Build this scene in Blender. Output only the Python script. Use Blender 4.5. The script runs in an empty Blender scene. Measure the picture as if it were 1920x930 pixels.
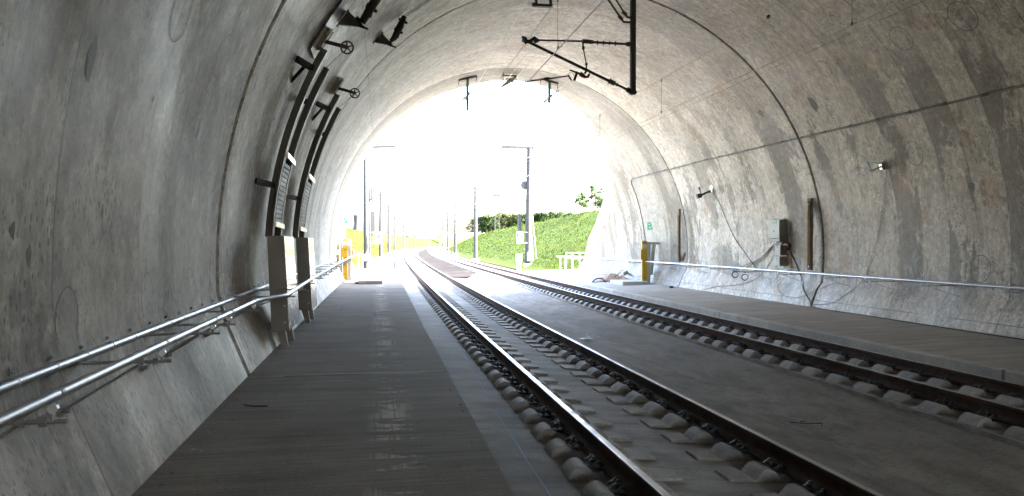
import bpy, math, random
from mathutils import Vector, Matrix
R_ = math.radians
random.seed(7)
scene = bpy.context.scene
COL = scene.collection

# ------------------------------------------------------------------ camera
cam_d = bpy.data.cameras.new("camera")
cam_d.sensor_width = 36.0
cam_d.lens = 27.0
cam_d.clip_start = 0.05
cam_d.clip_end = 9000
cam = bpy.data.objects.new("camera", cam_d)
COL.objects.link(cam)
cam.location = (0, 0, 0)
cam.rotation_euler = (R_(90 - 0.398), 0, -R_(10.005))
scene.camera = cam

# ------------------------------------------------------------------ world, sun, exposure
SUN = Vector((1.3, -0.25, 1.0)).normalized()
world = bpy.data.worlds.new("World")
scene.world = world
world.use_nodes = True
wn = world.node_tree
bg = wn.nodes["Background"]
sky = wn.nodes.new("ShaderNodeTexSky")
sky.sky_type = 'NISHITA'
sky.sun_disc = False
sky.sun_elevation = math.asin(SUN.z)
sky.sun_rotation = math.atan2(SUN.x, SUN.y)
sky.air_density = 1.0
sky.dust_density = 5.6
sky.ozone_density = 1.0
wn.links.new(sky.outputs[0], bg.inputs[0])
bg.inputs[1].default_value = 0.09
sun_d = bpy.data.lights.new("sun", 'SUN')
sun_d.energy = 2.6
sun_d.angle = R_(0.6)
sun_d.color = (1.0, 0.92, 0.80)
sun = bpy.data.objects.new("sun", sun_d)
COL.objects.link(sun)
sun.rotation_euler = SUN.to_track_quat('Z', 'Y').to_euler()
sun.location = (60, -10, 60)

vs = scene.view_settings
vs.view_transform = 'Standard'
vs.look = 'None'
vs.gamma = 1
vs.use_curve_mapping = False
vs.exposure = 5.35
cy = scene.cycles
cy.use_denoising = True
try:
    cy.denoiser = 'OPENIMAGEDENOISE'
except Exception:
    pass
cy.max_bounces = 10
cy.diffuse_bounces = 7
cy.glossy_bounces = 4
cy.sample_clamp_indirect = 12
cy.caustics_reflective = False
cy.caustics_refractive = False

# ------------------------------------------------------------------ path frame (the line curves gently to the right)
def cx(D):
    return 0.00018 * D * D + 4.5e-7 * max(0.0, D - 100.0) ** 3
def cdx(D):
    return 0.00036 * D + 13.5e-7 * max(0.0, D - 100.0) ** 2
def P(D, X, Z):
    a = math.atan(cdx(D))
    return Vector((cx(D) + X * math.cos(a), D - X * math.sin(a), Z))
def heading(D):
    return -math.atan(cdx(D))
XC, ZC, RR = 4.782, -0.266, 6.537

# ------------------------------------------------------------------ materials
def mat(name, color=(.5, .5, .5), rough=.6, metal=0.0, spec=None):
    m = bpy.data.materials.new(name)
    m.use_nodes = True
    b = m.node_tree.nodes["Principled BSDF"]
    b.inputs["Base Color"].default_value = (*color, 1)
    b.inputs["Roughness"].default_value = rough
    b.inputs["Metallic"].default_value = metal
    if spec is not None:
        b.inputs["Specular IOR Level"].default_value = spec
    return m

class NT:
    def __init__(s, m):
        s.t = m.node_tree; s.n = s.t.nodes; s.l = s.t.links; s.b = s.n["Principled BSDF"]
    def _in(s, sock, v):
        if isinstance(v, bpy.types.NodeSocket): s.l.new(v, sock)
        else: sock.default_value = v
    def math(s, op, a, b=0.0, c=None, clamp=False):
        n = s.n.new("ShaderNodeMath"); n.operation = op; n.use_clamp = clamp
        s._in(n.inputs[0], a); s._in(n.inputs[1], b)
        if c is not None: s._in(n.inputs[2], c)
        return n.outputs[0]
    def coord(s, kind="Object"):
        return s.n.new("ShaderNodeTexCoord").outputs[kind]
    def sep(s, v):
        n = s.n.new("ShaderNodeSeparateXYZ"); s.l.new(v, n.inputs[0]); return n.outputs
    def scale(s, v, sc, loc=(0, 0, 0)):
        n = s.n.new("ShaderNodeMapping"); s.l.new(v, n.inputs[0])
        n.inputs["Scale"].default_value = sc; n.inputs["Location"].default_value = loc
        return n.outputs[0]
    def noise(s, v, scale=1.0, detail=5, rough=.55, dist=0.0):
        n = s.n.new("ShaderNodeTexNoise"); s.l.new(v, n.inputs["Vector"])
        n.inputs["Scale"].default_value = scale; n.inputs["Detail"].default_value = detail
        n.inputs["Roughness"].default_value = rough; n.inputs["Distortion"].default_value = dist
        return n.outputs[0]
    def voro(s, v, scale=1.0):
        n = s.n.new("ShaderNodeTexVoronoi"); s.l.new(v, n.inputs["Vector"]); n.inputs["Scale"].default_value = scale
        return n.outputs["Distance"]
    def ramp(s, f, a, b):
        n = s.n.new("ShaderNodeMapRange"); n.interpolation_type = 'SMOOTHSTEP'
        s._in(n.inputs[0], f); n.inputs[1].default_value = a; n.inputs[2].default_value = b
        return n.outputs[0]
    def lin(s, f, a, b, c, d):
        n = s.n.new("ShaderNodeMapRange"); s._in(n.inputs[0], f)
        for i, v in enumerate((a, b, c, d)): n.inputs[i + 1].default_value = v
        return n.outputs[0]
    def mix(s, f, a, b, mode='MIX'):
        n = s.n.new("ShaderNodeMix"); n.data_type = 'RGBA'; n.blend_type = mode
        s._in(n.inputs[0], f)
        for k, v in ((6, a), (7, b)):
            if isinstance(v, bpy.types.NodeSocket): s.l.new(v, n.inputs[k])
            else: n.inputs[k].default_value = (*v, 1)
        return n.outputs[2]
    def gray(s, f):
        n = s.n.new("ShaderNodeCombineColor")
        for i in range(3): s.l.new(f, n.inputs[i])
        return n.outputs[0]
    def bump(s, h, strength=.3, dist=.02):
        n = s.n.new("ShaderNodeBump"); s.l.new(h, n.inputs["Height"])
        n.inputs["Strength"].default_value = strength; n.inputs["Distance"].default_value = dist
        s.l.new(n.outputs[0], s.b.inputs["Normal"])
    def color(s, c): s.l.new(c, s.b.inputs["Base Color"])
    def rough(s, r): s.l.new(r, s.b.inputs["Roughness"])

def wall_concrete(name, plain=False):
    q_ = .50 if plain else 1.0  # plain darkens the tones to offset strong light at the portal
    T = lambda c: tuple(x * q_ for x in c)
    m = mat(name, rough=.55)
    k = NT(m)
    uv = k.coord("UV")
    x = k.sep(uv)
    u, v = x[0], x[1]
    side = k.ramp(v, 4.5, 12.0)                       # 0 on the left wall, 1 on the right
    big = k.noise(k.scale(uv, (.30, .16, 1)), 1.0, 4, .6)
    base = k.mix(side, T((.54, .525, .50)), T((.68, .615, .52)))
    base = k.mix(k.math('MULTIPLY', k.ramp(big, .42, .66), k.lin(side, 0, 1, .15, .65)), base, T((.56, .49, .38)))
    # old damp and laitance patches, drawn out along the arch
    pn = k.noise(k.scale(uv, (.75, .36, 1), (3, 1, 0)), 1.0, 10, .66, .5)
    edge = k.noise(k.scale(uv, (7, 5.0, 1)), 1.0, 8, .75)
    pk = k.math('FLOOR', k.math('DIVIDE', u, .7625))
    wk = k.n.new("ShaderNodeTexWhiteNoise"); wk.noise_dimensions = '1D'; k.l.new(pk, wk.inputs["W"])
    pn2 = k.math('ADD', k.math('ADD', pn, k.math('MULTIPLY', k.math('SUBTRACT', wk.outputs[0], .5), .22)), k.math('MULTIPLY', k.math('SUBTRACT', edge, .5), .26))
    low = k.math('MULTIPLY', k.ramp(v, 16.9, 18.9), k.math('SUBTRACT', 1.0, k.ramp(v, 22.3, 23.2)))                        # the right wall is patchiest at mid height
    lowl = k.math('SUBTRACT', 1.0, k.ramp(v, 3.0, 6.5))
    zone = k.math('MAXIMUM', low, k.math('MULTIPLY', lowl, .55))
    damp = k.math('MULTIPLY', k.ramp(pn2, .50, .53), k.lin(zone, 0, 1, .14, .95))
    base = k.mix(k.math('MULTIPLY', damp, .85), base, k.mix(side, T((.21, .20, .187)), T((.205, .172, .13))))
    # pale bloom
    bl = k.noise(k.scale(uv, (1.9, 1.3, 1), (11, 5, 0)), 1.0, 10, .76, .3)
    base = k.mix(k.math('MULTIPLY', k.ramp(bl, .54, .60), .50), base, T((.72, .69, .64)))
    # rusty orange blotches
    rs = k.noise(k.scale(uv, (.9, .6, 1), (40, 9, 0)), 1.0, 6, .6)
    base = k.mix(k.math('MULTIPLY', k.ramp(rs, .60, .68), .5), base, (.46, .27, .15))
    # streaks along the arch
    st = k.noise(k.scale(uv, (5.0, .22, 1)), 1.0, 6, .65)
    base = k.mix(1.0, base, k.gray(k.lin(st, .3, .7, .84, 1.13)), 'MULTIPLY')
    st2 = k.noise(k.scale(uv, (22.0, 1.1, 1)), 1.0, 5, .7)
    base = k.mix(1.0, base, k.gray(k.lin(st2, .3, .7, .92, 1.07)), 'MULTIPLY')
    mott = k.noise(k.scale(uv, (9.0, 6.0, 1)), 1.0, 8, .75)
    base = k.mix(1.0, base, k.gray(k.lin(mott, .36, .64, .62, 1.34)), 'MULTIPLY')
    mot2 = k.noise(k.scale(uv, (3.2, 2.0, 1), (9, 9, 0)), 1.0, 9, .7, .8)
    base = k.mix(1.0, base, k.gray(k.lin(mot2, .36, .64, .76, 1.20)), 'MULTIPLY')
    fine = k.noise(k.scale(uv, (34, 22, 1)), 1.0, 6, .75)
    base = k.mix(1.0, base, k.gray(k.lin(fine, .36, .64, .80, 1.18)), 'MULTIPLY')
    # tone of each shutter strip
    pu = k.math('DIVIDE', u, 1.525)
    fl = k.math('FLOOR', pu)
    wn_ = k.n.new("ShaderNodeTexWhiteNoise"); wn_.noise_dimensions = '1D'; k.l.new(fl, wn_.inputs["W"])
    base = k.mix(1.0, base, k.gray(k.lin(wn_.outputs[0], 0, 1, .90, 1.07)), 'MULTIPLY')
    # shutter lines
    brk = k.ramp(k.noise(k.scale(uv, (1, 1.7, 1), (2, 9, 0)), 1.0, 3, .6), .34, .52)
    fr = k.math('ABSOLUTE', k.math('SUBTRACT', k.math('FRACT', pu), .5))
    ln = k.math('MULTIPLY', k.math('GREATER_THAN', fr, .4935), brk)
    pu3 = k.math('ADD', k.math('DIVIDE', u, .508), .31)
    fr3 = k.math('ABSOLUTE', k.math('SUBTRACT', k.math('FRACT', pu3), .5))
    ln3 = k.math('MULTIPLY', k.math('MULTIPLY', k.math('GREATER_THAN', fr3, .488), brk), .30)
    ln = k.math('MAXIMUM', ln, ln3)
    for v0 in (5.95, 16.95, .80, 23.24):
        d = k.math('ABSOLUTE', k.math('SUBTRACT', v, v0))
        ln = k.math('MAXIMUM', ln, k.math('MULTIPLY', k.math('LESS_THAN', d, .010), k.math('MULTIPLY', brk, .9)))
    base = k.mix(k.math('MULTIPLY', ln, .72), base, (.09, .08, .07))
    # blow holes
    vo = k.voro(k.scale(uv, (26, 13, 1)), 1.0)
    holes = k.math('LESS_THAN', vo, k.lin(k.noise(uv, 1.3, 3), .40, .75, .10, .44))
    base = k.mix(k.math('MULTIPLY', holes, .65), base, (.07, .065, .06))
    vo2 = k.voro(k.scale(uv, (2.1, 1.3, 1), (.4, .2, 0)), 1.0)
    base = k.mix(k.math('MULTIPLY', k.math('LESS_THAN', vo2, .045), .7), base, (.08, .07, .065))
    k.color(base)
    k.rough(k.lin(k.noise(k.scale(uv, (1.2, .5, 1)), 1.0, 5), .3, .7, .42, .68))
    h = k.math('ADD', k.math('MULTIPLY', mott, .6), k.math('ADD', k.math('MULTIPLY', st, .5), k.math('MULTIPLY', k.math('ADD', ln, holes), -.5)))
    k.bump(h, .5, .012)
    return m

def plain_concrete(name, c, var=.18, rough=.75, sc=3.0, stretch=(1, 1, 1), bump=.35, dark=None):
    m = mat(name, c, rough)
    k = NT(m)
    o = k.coord("Object")
    n1 = k.noise(k.scale(o, stretch), sc, 8, .65)
    n2 = k.noise(o, .45, 4, .6)
    n3 = k.noise(o, 38, 3, .6)
    f = k.math('MULTIPLY', k.lin(n1, .36, .64, 1 - var, 1 + var), k.lin(n2, .36, .64, 1 - var * .8, 1 + var * .8))
    f = k.math('MULTIPLY', f, k.lin(n3, .36, .64, .86, 1.14))
    col = k.mix(1.0, c, k.gray(f), 'MULTIPLY')
    if dark:
        s2 = k.ramp(k.noise(k.scale(o, (1, .6, 1), (5, 2, 0)), .9, 8, .7), .52, .64)
        col = k.mix(k.math('MULTIPLY', s2, .55), col, dark)
    k.color(col)
    k.bump(k.math('ADD', n1, k.math('MULTIPLY', n3, .4)), bump, .01)
    return m

def floor_concrete(name, c, c2, broom=True):
    m = mat(name, c, .7)
    k = NT(m)
    o = k.coord("Object")
    st = k.noise(k.scale(o, (.30, 7.0, 1)), 1.0, 7, .68)     # broom strokes run across the walkway
    st2 = k.noise(k.scale(o, (.9, 42.0, 1)), 1.0, 4, .6)
    big = k.noise(k.scale(o, (.5, .35, 1), (3, 8, 0)), 1.0, 5, .6)
    sp = k.noise(o, 60, 3, .7)
    st = k.math('ADD', k.math('MULTIPLY', st, .55), k.math('MULTIPLY', k.noise(k.scale(o, (1.6, 2.6, 1), (5, 5, 0)), 1.0, 9, .72), .45))
    f = k.lin(st, .36, .64, .76, 1.24)
    f = k.math('MULTIPLY', f, k.lin(st2, .36, .64, .88, 1.12))
    f = k.math('MULTIPLY', f, k.lin(sp, .36, .64, .84, 1.16))
    col = k.mix(k.ramp(big, .38, .62), c, c2)
    col = k.mix(1.0, col, k.gray(f), 'MULTIPLY')
    # dust and grit
    vo = k.voro(k.scale(o, (4, 4, 4)), 1.0)
    col = k.mix(k.math('MULTIPLY', k.math('LESS_THAN', vo, .035), .8), col, (.05, .045, .04))
    vo = k.voro(k.scale(o, (2.7, 2.7, 2.7), (3, 3, 3)), 1.0)
    col = k.mix(k.math('MULTIPLY', k.math('LESS_THAN', vo, .022), .8), col, (.6, .58, .55))
    if broom:   # pale scuffs in one wheel track
        x = k.sep(o)
        band = k.math('SUBTRACT', 1.0, k.ramp(k.math('ABSOLUTE', k.math('SUBTRACT', x[0], .12)), .02, .26))
        s3 = k.noise(k.scale(o, (38, 1.1, 1)), 1.0, 3, .7)
        s4 = k.noise(k.scale(o, (1.2, 3.2, 1), (0, 4, 0)), 1.0, 4, .7)
        sc = k.math('MULTIPLY', k.math('MULTIPLY', k.ramp(s3, .38, .52), k.ramp(s4, .50, .55)), band)
        col = k.mix(k.math('MULTIPLY', sc, .9), col, (.62, .60, .56))
    k.color(col)
    k.b.inputs['Specular IOR Level'].default_value = .15
    k.rough(k.lin(big, .3, .7, .8, .95))
    k.bump(k.math('ADD', k.math('MULTIPLY', st2, .7), k.math('MULTIPLY', sp, .5)), .35, .006)
    return m

def painted_metal(name, c, rough=.4, metal=0.0, var=.12, rust=None, rustamt=.5):
    m = mat(name, c, rough, metal)
    k = NT(m)
    o = k.coord("Object")
    n = k.noise(o, 9, 7, .65)
    col = k.mix(1.0, c, k.gray(k.lin(n, .3, .7, 1 - var, 1 + var)), 'MULTIPLY')
    if rust:
        col = k.mix(k.math('MULTIPLY', k.ramp(k.noise(o, 14, 8, .7), .45, .62), rustamt), col, rust)
    k.color(col)
    k.rough(k.lin(k.noise(o, 5, 5), .3, .7, max(.05, rough - .1), min(1, rough + .14)))
    return m

M = {}
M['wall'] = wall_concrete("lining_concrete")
M['wall_dimmed'] = wall_concrete("portal_block_concrete_dimmed", True)  # dimmed copy of the lining so the brightly lit end does not burn out
M['joint'] = mat("joint_rubber", (.016, .015, .014), .9)
M['rim'] = plain_concrete("rim_concrete", (.55, .54, .52), .10, .7, 2.0, (1, 1, .4))
M['walk'] = floor_concrete("walkway_concrete", (.255, .24, .222), (.325, .31, .29))
M['walk2'] = floor_concrete("far_walkway_concrete", (.40, .36, .31), (.47, .43, .375), broom=False)
M['kerb'] = plain_concrete("kerb_concrete", (.50, .48, .44), .14, .75, 2.5)
M['slab'] = plain_concrete("slab_concrete", (.33, .325, .325), .30, .82, 2.2, (.5, 1.6, 1), .5, dark=(.21, .205, .20))
M['channel'] = plain_concrete("channel_concrete", (.255, .235, .208), .26, .88, 1.3, (3.0, 1.1, 1), .9, dark=(.32, .30, .275))
def _dusty():
    k = NT(M['channel']); o = k.coord("Object"); x = k.sep(o)
    src = k.b.inputs['Base Color'].links[0].from_socket
    pos = k.math('ADD', x[0], k.math('MULTIPLY', k.noise(k.scale(o, (.1, .6, 1)), 1.0, 4), -.35))
    band = k.math('SUBTRACT', 1.0, k.ramp(k.math('ABSOLUTE', k.math('SUBTRACT', pos, 4.48)), .02, .32))
    dn = k.ramp(k.noise(k.scale(o, (2.5, 1.2, 1), (7, 3, 0)), 1.0, 8, .75), .44, .60)
    c1 = k.mix(k.math('MULTIPLY', k.math('MULTIPLY', band, dn), .6), src, (.42, .40, .36))
    c1 = k.mix(k.math('MULTIPLY', k.math('LESS_THAN', k.voro(k.scale(o, (5, 5, 5)), 1.0), .05), .8), c1, (.06, .05, .045))
    br = k.noise(k.scale(o, (9, 34, 1)), 1.0, 4, .6)
    k.color(k.mix(1.0, c1, k.gray(k.lin(br, .36, .64, .84, 1.16)), 'MULTIPLY'))
_dusty()
M['block'] = plain_concrete("sleeper_concrete", (.37, .362, .35), .16, .7, 6.0)
_k = NT(M['block'])
_src = _k.b.inputs['Base Color'].links[0].from_socket
_r = _k.n.new("ShaderNodeObjectInfo").outputs['Random']
_k.color(_k.mix(1.0, _src, _k.gray(_k.lin(_r, 0, 1, .78, 1.14)), 'MULTIPLY'))
M['brown'] = plain_concrete("brown_infill", (.015, .0135, .0138), .45, .9, 2.0)
M['brown'].node_tree.nodes['Principled BSDF'].inputs['Specular IOR Level'].default_value = .03
M['clip'] = painted_metal("clip_black", (.025, .026, .028), .45)
M['galv'] = mat("galvanised_steel", (.55, .565, .60), .40, .92)
M['galv_dull'] = painted_metal("dull_galvanised_steel", (.50, .52, .55), .5, .4)
M['stain'] = painted_metal("brushed_steel_sheet", (.62, .60, .56), .20, .95, .08)
M['steelmatt'] = painted_metal("matt_steel_sheet", (.20, .185, .165), .42, .15, .10)
M['darksteel'] = painted_metal("dark_steel", (.055, .05, .048), .45, .5)
M['black'] = painted_metal("black_steel", (.022, .020, .019), .5, .3)
M['brownsteel'] = painted_metal("brown_steel", (.06, .042, .034), .5, .4)
M['copper'] = mat("worn_copper_wire", (.78, .66, .54), .45, .1)
M['cable'] = mat("black_cable", (.03, .03, .035), .6)
M['cablelight'] = mat("grey_cable", (.22, .21, .20), .6)
M['white'] = painted_metal("white_paint", (.78, .78, .76), .45, 0, .05)
M['boxgrey'] = painted_metal("light_grey_cabinet_paint", (.50, .51, .46), .45, 0, .08)
M['box_shaded'] = painted_metal("shaded_cabinet_paint", (.24, .23, .21), .5, 0, .1)  # casing sides facing the camera: their shade is put into the colour
M['green2'] = mat("faded_green_label", (.30, .38, .24), .5)
M['boxwhite'] = painted_metal("pale_green_grey_cabinet_paint", (.56, .60, .56), .45, 0, .06)
M['yellow'] = painted_metal("yellow_paint", (.62, .40, .02), .45, 0, .1)
M['green'] = painted_metal("green_sign_paint", (.02, .33, .13), .4, 0, .05)
M['signblack'] = mat("sign_black", (.004, .004, .006), .9, 0, .1)
M['wood'] = painted_metal("raw_timber", (.19, .125, .085), .8, 0, .3)
M['woodpale'] = painted_metal("pale_timber", (.50, .42, .30), .8, 0, .25)
M['insul'] = mat("brown_insulator", (.07, .035, .025), .25)
M['insgreen'] = mat("green_grey_insulator", (.20, .26, .18), .35)
M['weight'] = painted_metal("cast_weight_grey", (.17, .17, .175), .6, .2, .2)
M['treadstrip'] = painted_metal("worn_tread_strip", (.10, .097, .09), .7, .2, .2)
M['mast'] = painted_metal("mast_concrete", (.026, .0265, .029), .75, 0, .1)
M['mastarm'] = painted_metal("weathered_arm_steel", (.015, .016, .018), .8, 0)
M['cardboard'] = painted_metal("cardboard", (.34, .22, .15), .9, 0, .2)
M['cloth'] = painted_metal("white_foil", (.75, .77, .82), .5, 0, .15)
M['tan'] = mat("tan_conduit", (.33, .29, .17), .6)
M['red'] = mat("red_paint", (.6, .04, .03), .5)
M['orangecoil'] = mat("reddish_cable", (.20, .07, .05), .6)
M['patchring'] = mat("patch_seam", (.13, .12, .10), .6)
M['patch'] = plain_concrete("patch_mortar", (.42, .405, .38), .22, .75, 9.0)
M['patchR'] = plain_concrete("patch_mortar_warm", (.50, .46, .40), .18, .75, 9.0)
M['hole'] = plain_concrete("recess_mortar", (.10, .095, .09), .3, .6, 9.0)
M['bark'] = plain_concrete("bark", (.10, .075, .05), .3, .9, 5.0)

# rails: rusty flanks, polished head
M['railside'] = painted_metal("rail_rust", (.060, .034, .026), .75, 0, .25, (.095, .05, .034), .45)
M['railside'].node_tree.nodes['Principled BSDF'].inputs['Specular IOR Level'].default_value = .15
M['railhead'] = painted_metal("rail_head_steel", (.46, .46, .49), .36, 1.0, .08)

def grass_mat(name, a, b, c):
    m = mat(name, a, .9)
    k = NT(m)
    o = k.coord("Object")
    n = k.noise(o, .35, 6, .65); n2 = k.noise(o, 1.1, 8, .75)
    col = k.mix(k.ramp(n, .38, .62), a, b)
    col = k.mix(k.math('MULTIPLY', k.ramp(n2, .40, .70), .5), col, c)
    k.color(col)
    k.bump(k.math('ADD', n2, k.noise(o, 9, 5)), .5, .12)
    k.b.inputs['Specular IOR Level'].default_value = .08
    return m
M['bank'] = grass_mat("grass_bank", (.024, .041, .003), (.032, .045, .0035), (.020, .037, .0025))
M['blade'] = grass_mat("grass_blades", (.026, .046, .004), (.032, .047, .006), (.022, .041, .004))
M['soil'] = grass_mat("soil_bank", (.035, .026, .014), (.022, .032, .006), (.038, .028, .015))
M['hill'] = grass_mat("distant_wooded_hill", (.020, .034, .030), (.026, .04, .034), (.024, .038, .03))
M['leafA'] = grass_mat("leaves_dark", (.016, .034, .012), (.026, .044, .014), (.014, .028, .010))
M['leafB'] = grass_mat("leaves_olive", (.038, .046, .012), (.028, .044, .012), (.052, .048, .014))
m = mat("gravel", (.26, .26, .27), .9); k = NT(m); o = k.coord("Object")
vo = k.voro(k.scale(o, (9, 9, 9)), 1.0)
k.b.inputs['Specular IOR Level'].default_value = .05
k.color(k.mix(k.lin(vo, 0, .6, 0, 1), (.025, .025, .030), (.09, .09, .10))); k.bump(vo, 1.0, .05)
M['gravel'] = m
m = mat("blue_chalk_line", (.35, .47, .68), .8)
M['blue'] = m

# ------------------------------------------------------------------ mesh helpers
class MB:
    def __init__(s): s.v = []; s.f = []; s.mi = []; s.cur = 0; s.uv = None
    def add(s, vs_, fs):
        b = len(s.v); s.v += [tuple(q) for q in vs_]
        s.f += [tuple(b + i for i in f) for f in fs]; s.mi += [s.cur] * len(fs)
        return s
    def box(s, a, b, fn=None):
        (x0, y0, z0), (x1, y1, z1) = a, b
        vs_ = [Vector((x, y, z)) for z in (z0, z1) for y in (y0, y1) for x in (x0, x1)]
        if fn: vs_ = [fn(q) for q in vs_]
        return s.add(vs_, [(0, 2, 3, 1), (4, 5, 7, 6), (0, 1, 5, 4), (2, 6, 7, 3), (0, 4, 6, 2), (1, 3, 7, 5)])
    def obox(s, c, ax, ay, az):   # centre and three half-axis vectors
        c, ax, ay, az = map(Vector, (c, ax, ay, az))
        vs_ = [c + ax * i + ay * j + az * k_ for k_ in (-1, 1) for j in (-1, 1) for i in (-1, 1)]
        return s.add(vs_, [(0, 2, 3, 1), (4, 5, 7, 6), (0, 1, 5, 4), (2, 6, 7, 3), (0, 4, 6, 2), (1, 3, 7, 5)])
    def tube(s, pts, r, n=8, caps=True):
        pts = [Vector(p) for p in pts]
        rs = r if isinstance(r, (list, tuple)) else [r] * len(pts)
        vs_ = []; fs = []
        prev = None
        for i, p in enumerate(pts):
            t = (pts[min(i + 1, len(pts) - 1)] - pts[max(i - 1, 0)])
            if t.length < 1e-9: t = Vector((0, 0, 1))
            t.normalize()
            if prev is None:
                up = Vector((0, 0, 1)) if abs(t.z) < .9 else Vector((1, 0, 0))
                a = t.cross(up).normalized()
            else:
                a = (prev - t * prev.dot(t))
                a = a.normalized() if a.length > 1e-6 else t.orthogonal().normalized()
            prev = a
            b = t.cross(a)
            for j in range(n):
                w = 2 * math.pi * j / n
                vs_.append(p + (a * math.cos(w) + b * math.sin(w)) * rs[i])
        for i in range(len(pts) - 1):
            for j in range(n):
                fs.append((i * n + j, i * n + (j + 1) % n, (i + 1) * n + (j + 1) % n, (i + 1) * n + j))
        if caps:
            fs.append(tuple(range(n - 1, -1, -1))); fs.append(tuple((len(pts) - 1) * n + j for j in range(n)))
        return s.add(vs_, fs)
    def bar(s, p, q, w, h, up=(0, 0, 1)):   # rectangular bar between two points
        p, q = Vector(p), Vector(q); t = (q - p); L = t.length; t.normalize()
        up = Vector(up)
        a = t.cross(up)
        if a.length < 1e-4: a = t.orthogonal()
        a.normalize(); b = a.cross(t)
        return s.obox((p + q) / 2, a * w / 2, t * L / 2, b * h / 2)
    def disc(s, c, nrm, r, th, n=20):
        nrm = Vector(nrm).normalized()
        return s.tube([Vector(c) - nrm * th / 2, Vector(c) + nrm * th / 2], r, n)
    def torus(s, c, nrm, R, r, n=24, m_=6):
        c = Vector(c); nrm = Vector(nrm).normalized(); a = nrm.orthogonal().normalized(); b = nrm.cross(a)
        vs_ = []; fs = []
        for i in range(n):
            w = 2 * math.pi * i / n; d = a * math.cos(w) + b * math.sin(w)
            for j in range(m_):
                q = 2 * math.pi * j / m_
                vs_.append(c + d * (R + r * math.cos(q)) + nrm * r * math.sin(q))
        for i in range(n):
            for j in range(m_):
                fs.append((i * m_ + j, ((i + 1) % n) * m_ + j, ((i + 1) % n) * m_ + (j + 1) % m_, i * m_ + (j + 1) % m_))
        return s.add(vs_, fs)
    def prism(s, poly, ext):      # polygon (3D points) extruded by vector
        n = len(poly); ext = Vector(ext)
        vs_ = [Vector(p) for p in poly] + [Vector(p) + ext for p in poly]
        fs = [tuple(range(n - 1, -1, -1)), tuple(range(n, 2 * n))] + [(i, (i + 1) % n, n + (i + 1) % n, n + i) for i in range(n)]
        return s.add(vs_, fs)
    def build(s, name, ms, parent=None, smooth=False, uvs=None, bevel=0):
        me = bpy.data.meshes.new(name)
        me.from_pydata([tuple(q) for q in s.v], [], s.f)
        if not isinstance(ms, (list, tuple)): ms = [ms]
        for m_ in ms: me.materials.append(m_)
        for p, i in zip(me.polygons, s.mi): p.material_index = i
        if smooth:
            for p in me.polygons: p.use_smooth = True
        if uvs:
            lay = me.uv_layers.new(name="UVMap")
            for lp in me.loops: lay.data[lp.index].uv = uvs[lp.vertex_index]
        me.update()
        import bmesh
        bm = bmesh.new(); bm.from_mesh(me)
        if uvs is None: bmesh.ops.recalc_face_normals(bm, faces=bm.faces)
        bm.to_mesh(me); bm.free()
        if smooth and uvs is None:
            try: me.set_sharp_from_angle(angle=R_(38))
            except Exception: pass
        ob = bpy.data.objects.new(name, me); COL.objects.link(ob)
        if parent is not None:
            ob.parent = parent
            ob.matrix_parent_inverse = Matrix.Translation(-Vector(parent.location)) if parent.get('_w') else Matrix()
        if bevel:
            bv = ob.modifiers.new("bevel", 'BEVEL'); bv.width = bevel; bv.segments = 2; bv.limit_method = 'ANGLE'
        return ob

def tag(o, label=None, cat=None, group=None, kind=None):
    if label: o['label'] = label
    if cat: o['category'] = cat
    if group: o['group'] = group
    if kind: o['kind'] = kind
    return o
def struct(o): return tag(o, kind='structure')
def thing(name, loc, label, cat, group=None):
    """Empty at the base of a thing; its parts are given in world coordinates."""
    o = bpy.data.objects.new(name, None); COL.objects.link(o)
    o.empty_display_size = .2
    o.location = loc; o['_w'] = 1
    return tag(o, label, cat, group)
def copy_tree(o, parent=None):
    c = o.copy(); COL.objects.link(c)
    if parent is not None: c.parent = parent
    for ch in list(o.children): copy_tree(ch, c)
    return c
def catmull(pts, n=6):
    pts = [Vector(p) for p in pts]; out = []
    for i in range(len(pts) - 1):
        p0 = pts[max(i - 1, 0)]; p1 = pts[i]; p2 = pts[i + 1]; p3 = pts[min(i + 2, len(pts) - 1)]
        for j in range(n):
            t = j / n
            out.append(.5 * ((2 * p1) + (-p0 + p2) * t + (2 * p0 - 5 * p1 + 4 * p2 - p3) * t * t + (-p0 + 3 * p1 - 3 * p2 + p3) * t ** 3))
    out.append(pts[-1]); return out
def wallpt(D, Z=None, side=1, off=0.0, ang=None):
    """point on the lining at height Z (side -1 left, +1 right), moved inwards by off"""
    r = RR - off
    if ang is not None:
        return P(D, XC + r * math.cos(R_(ang)), ZC + r * math.sin(R_(ang)))
    if side > 0 and Z < -1.04:
        X = 11.2 + (Z + 1.04) / (-1.65 + 1.04) * (10.97 - 11.2) - off
    elif side < 0 and Z < -.85:
        X = -1.68 + (Z + .85) / (-1.48 + .85) * (-1.42 + 1.68) + off
    else:
        X = XC + side * math.sqrt(max(0, r * r - (Z - ZC) ** 2))
    return P(D, X, Z)

# ================================================================== SETTING
# far ground sheet
g = MB().add([(-4000, -300, -2.45), (4000, -300, -2.45), (4000, 6000, -2.45), (-4000, 6000, -2.45)], [(0, 1, 2, 3)])
struct(g.build("ground", M['bank']))

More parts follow.
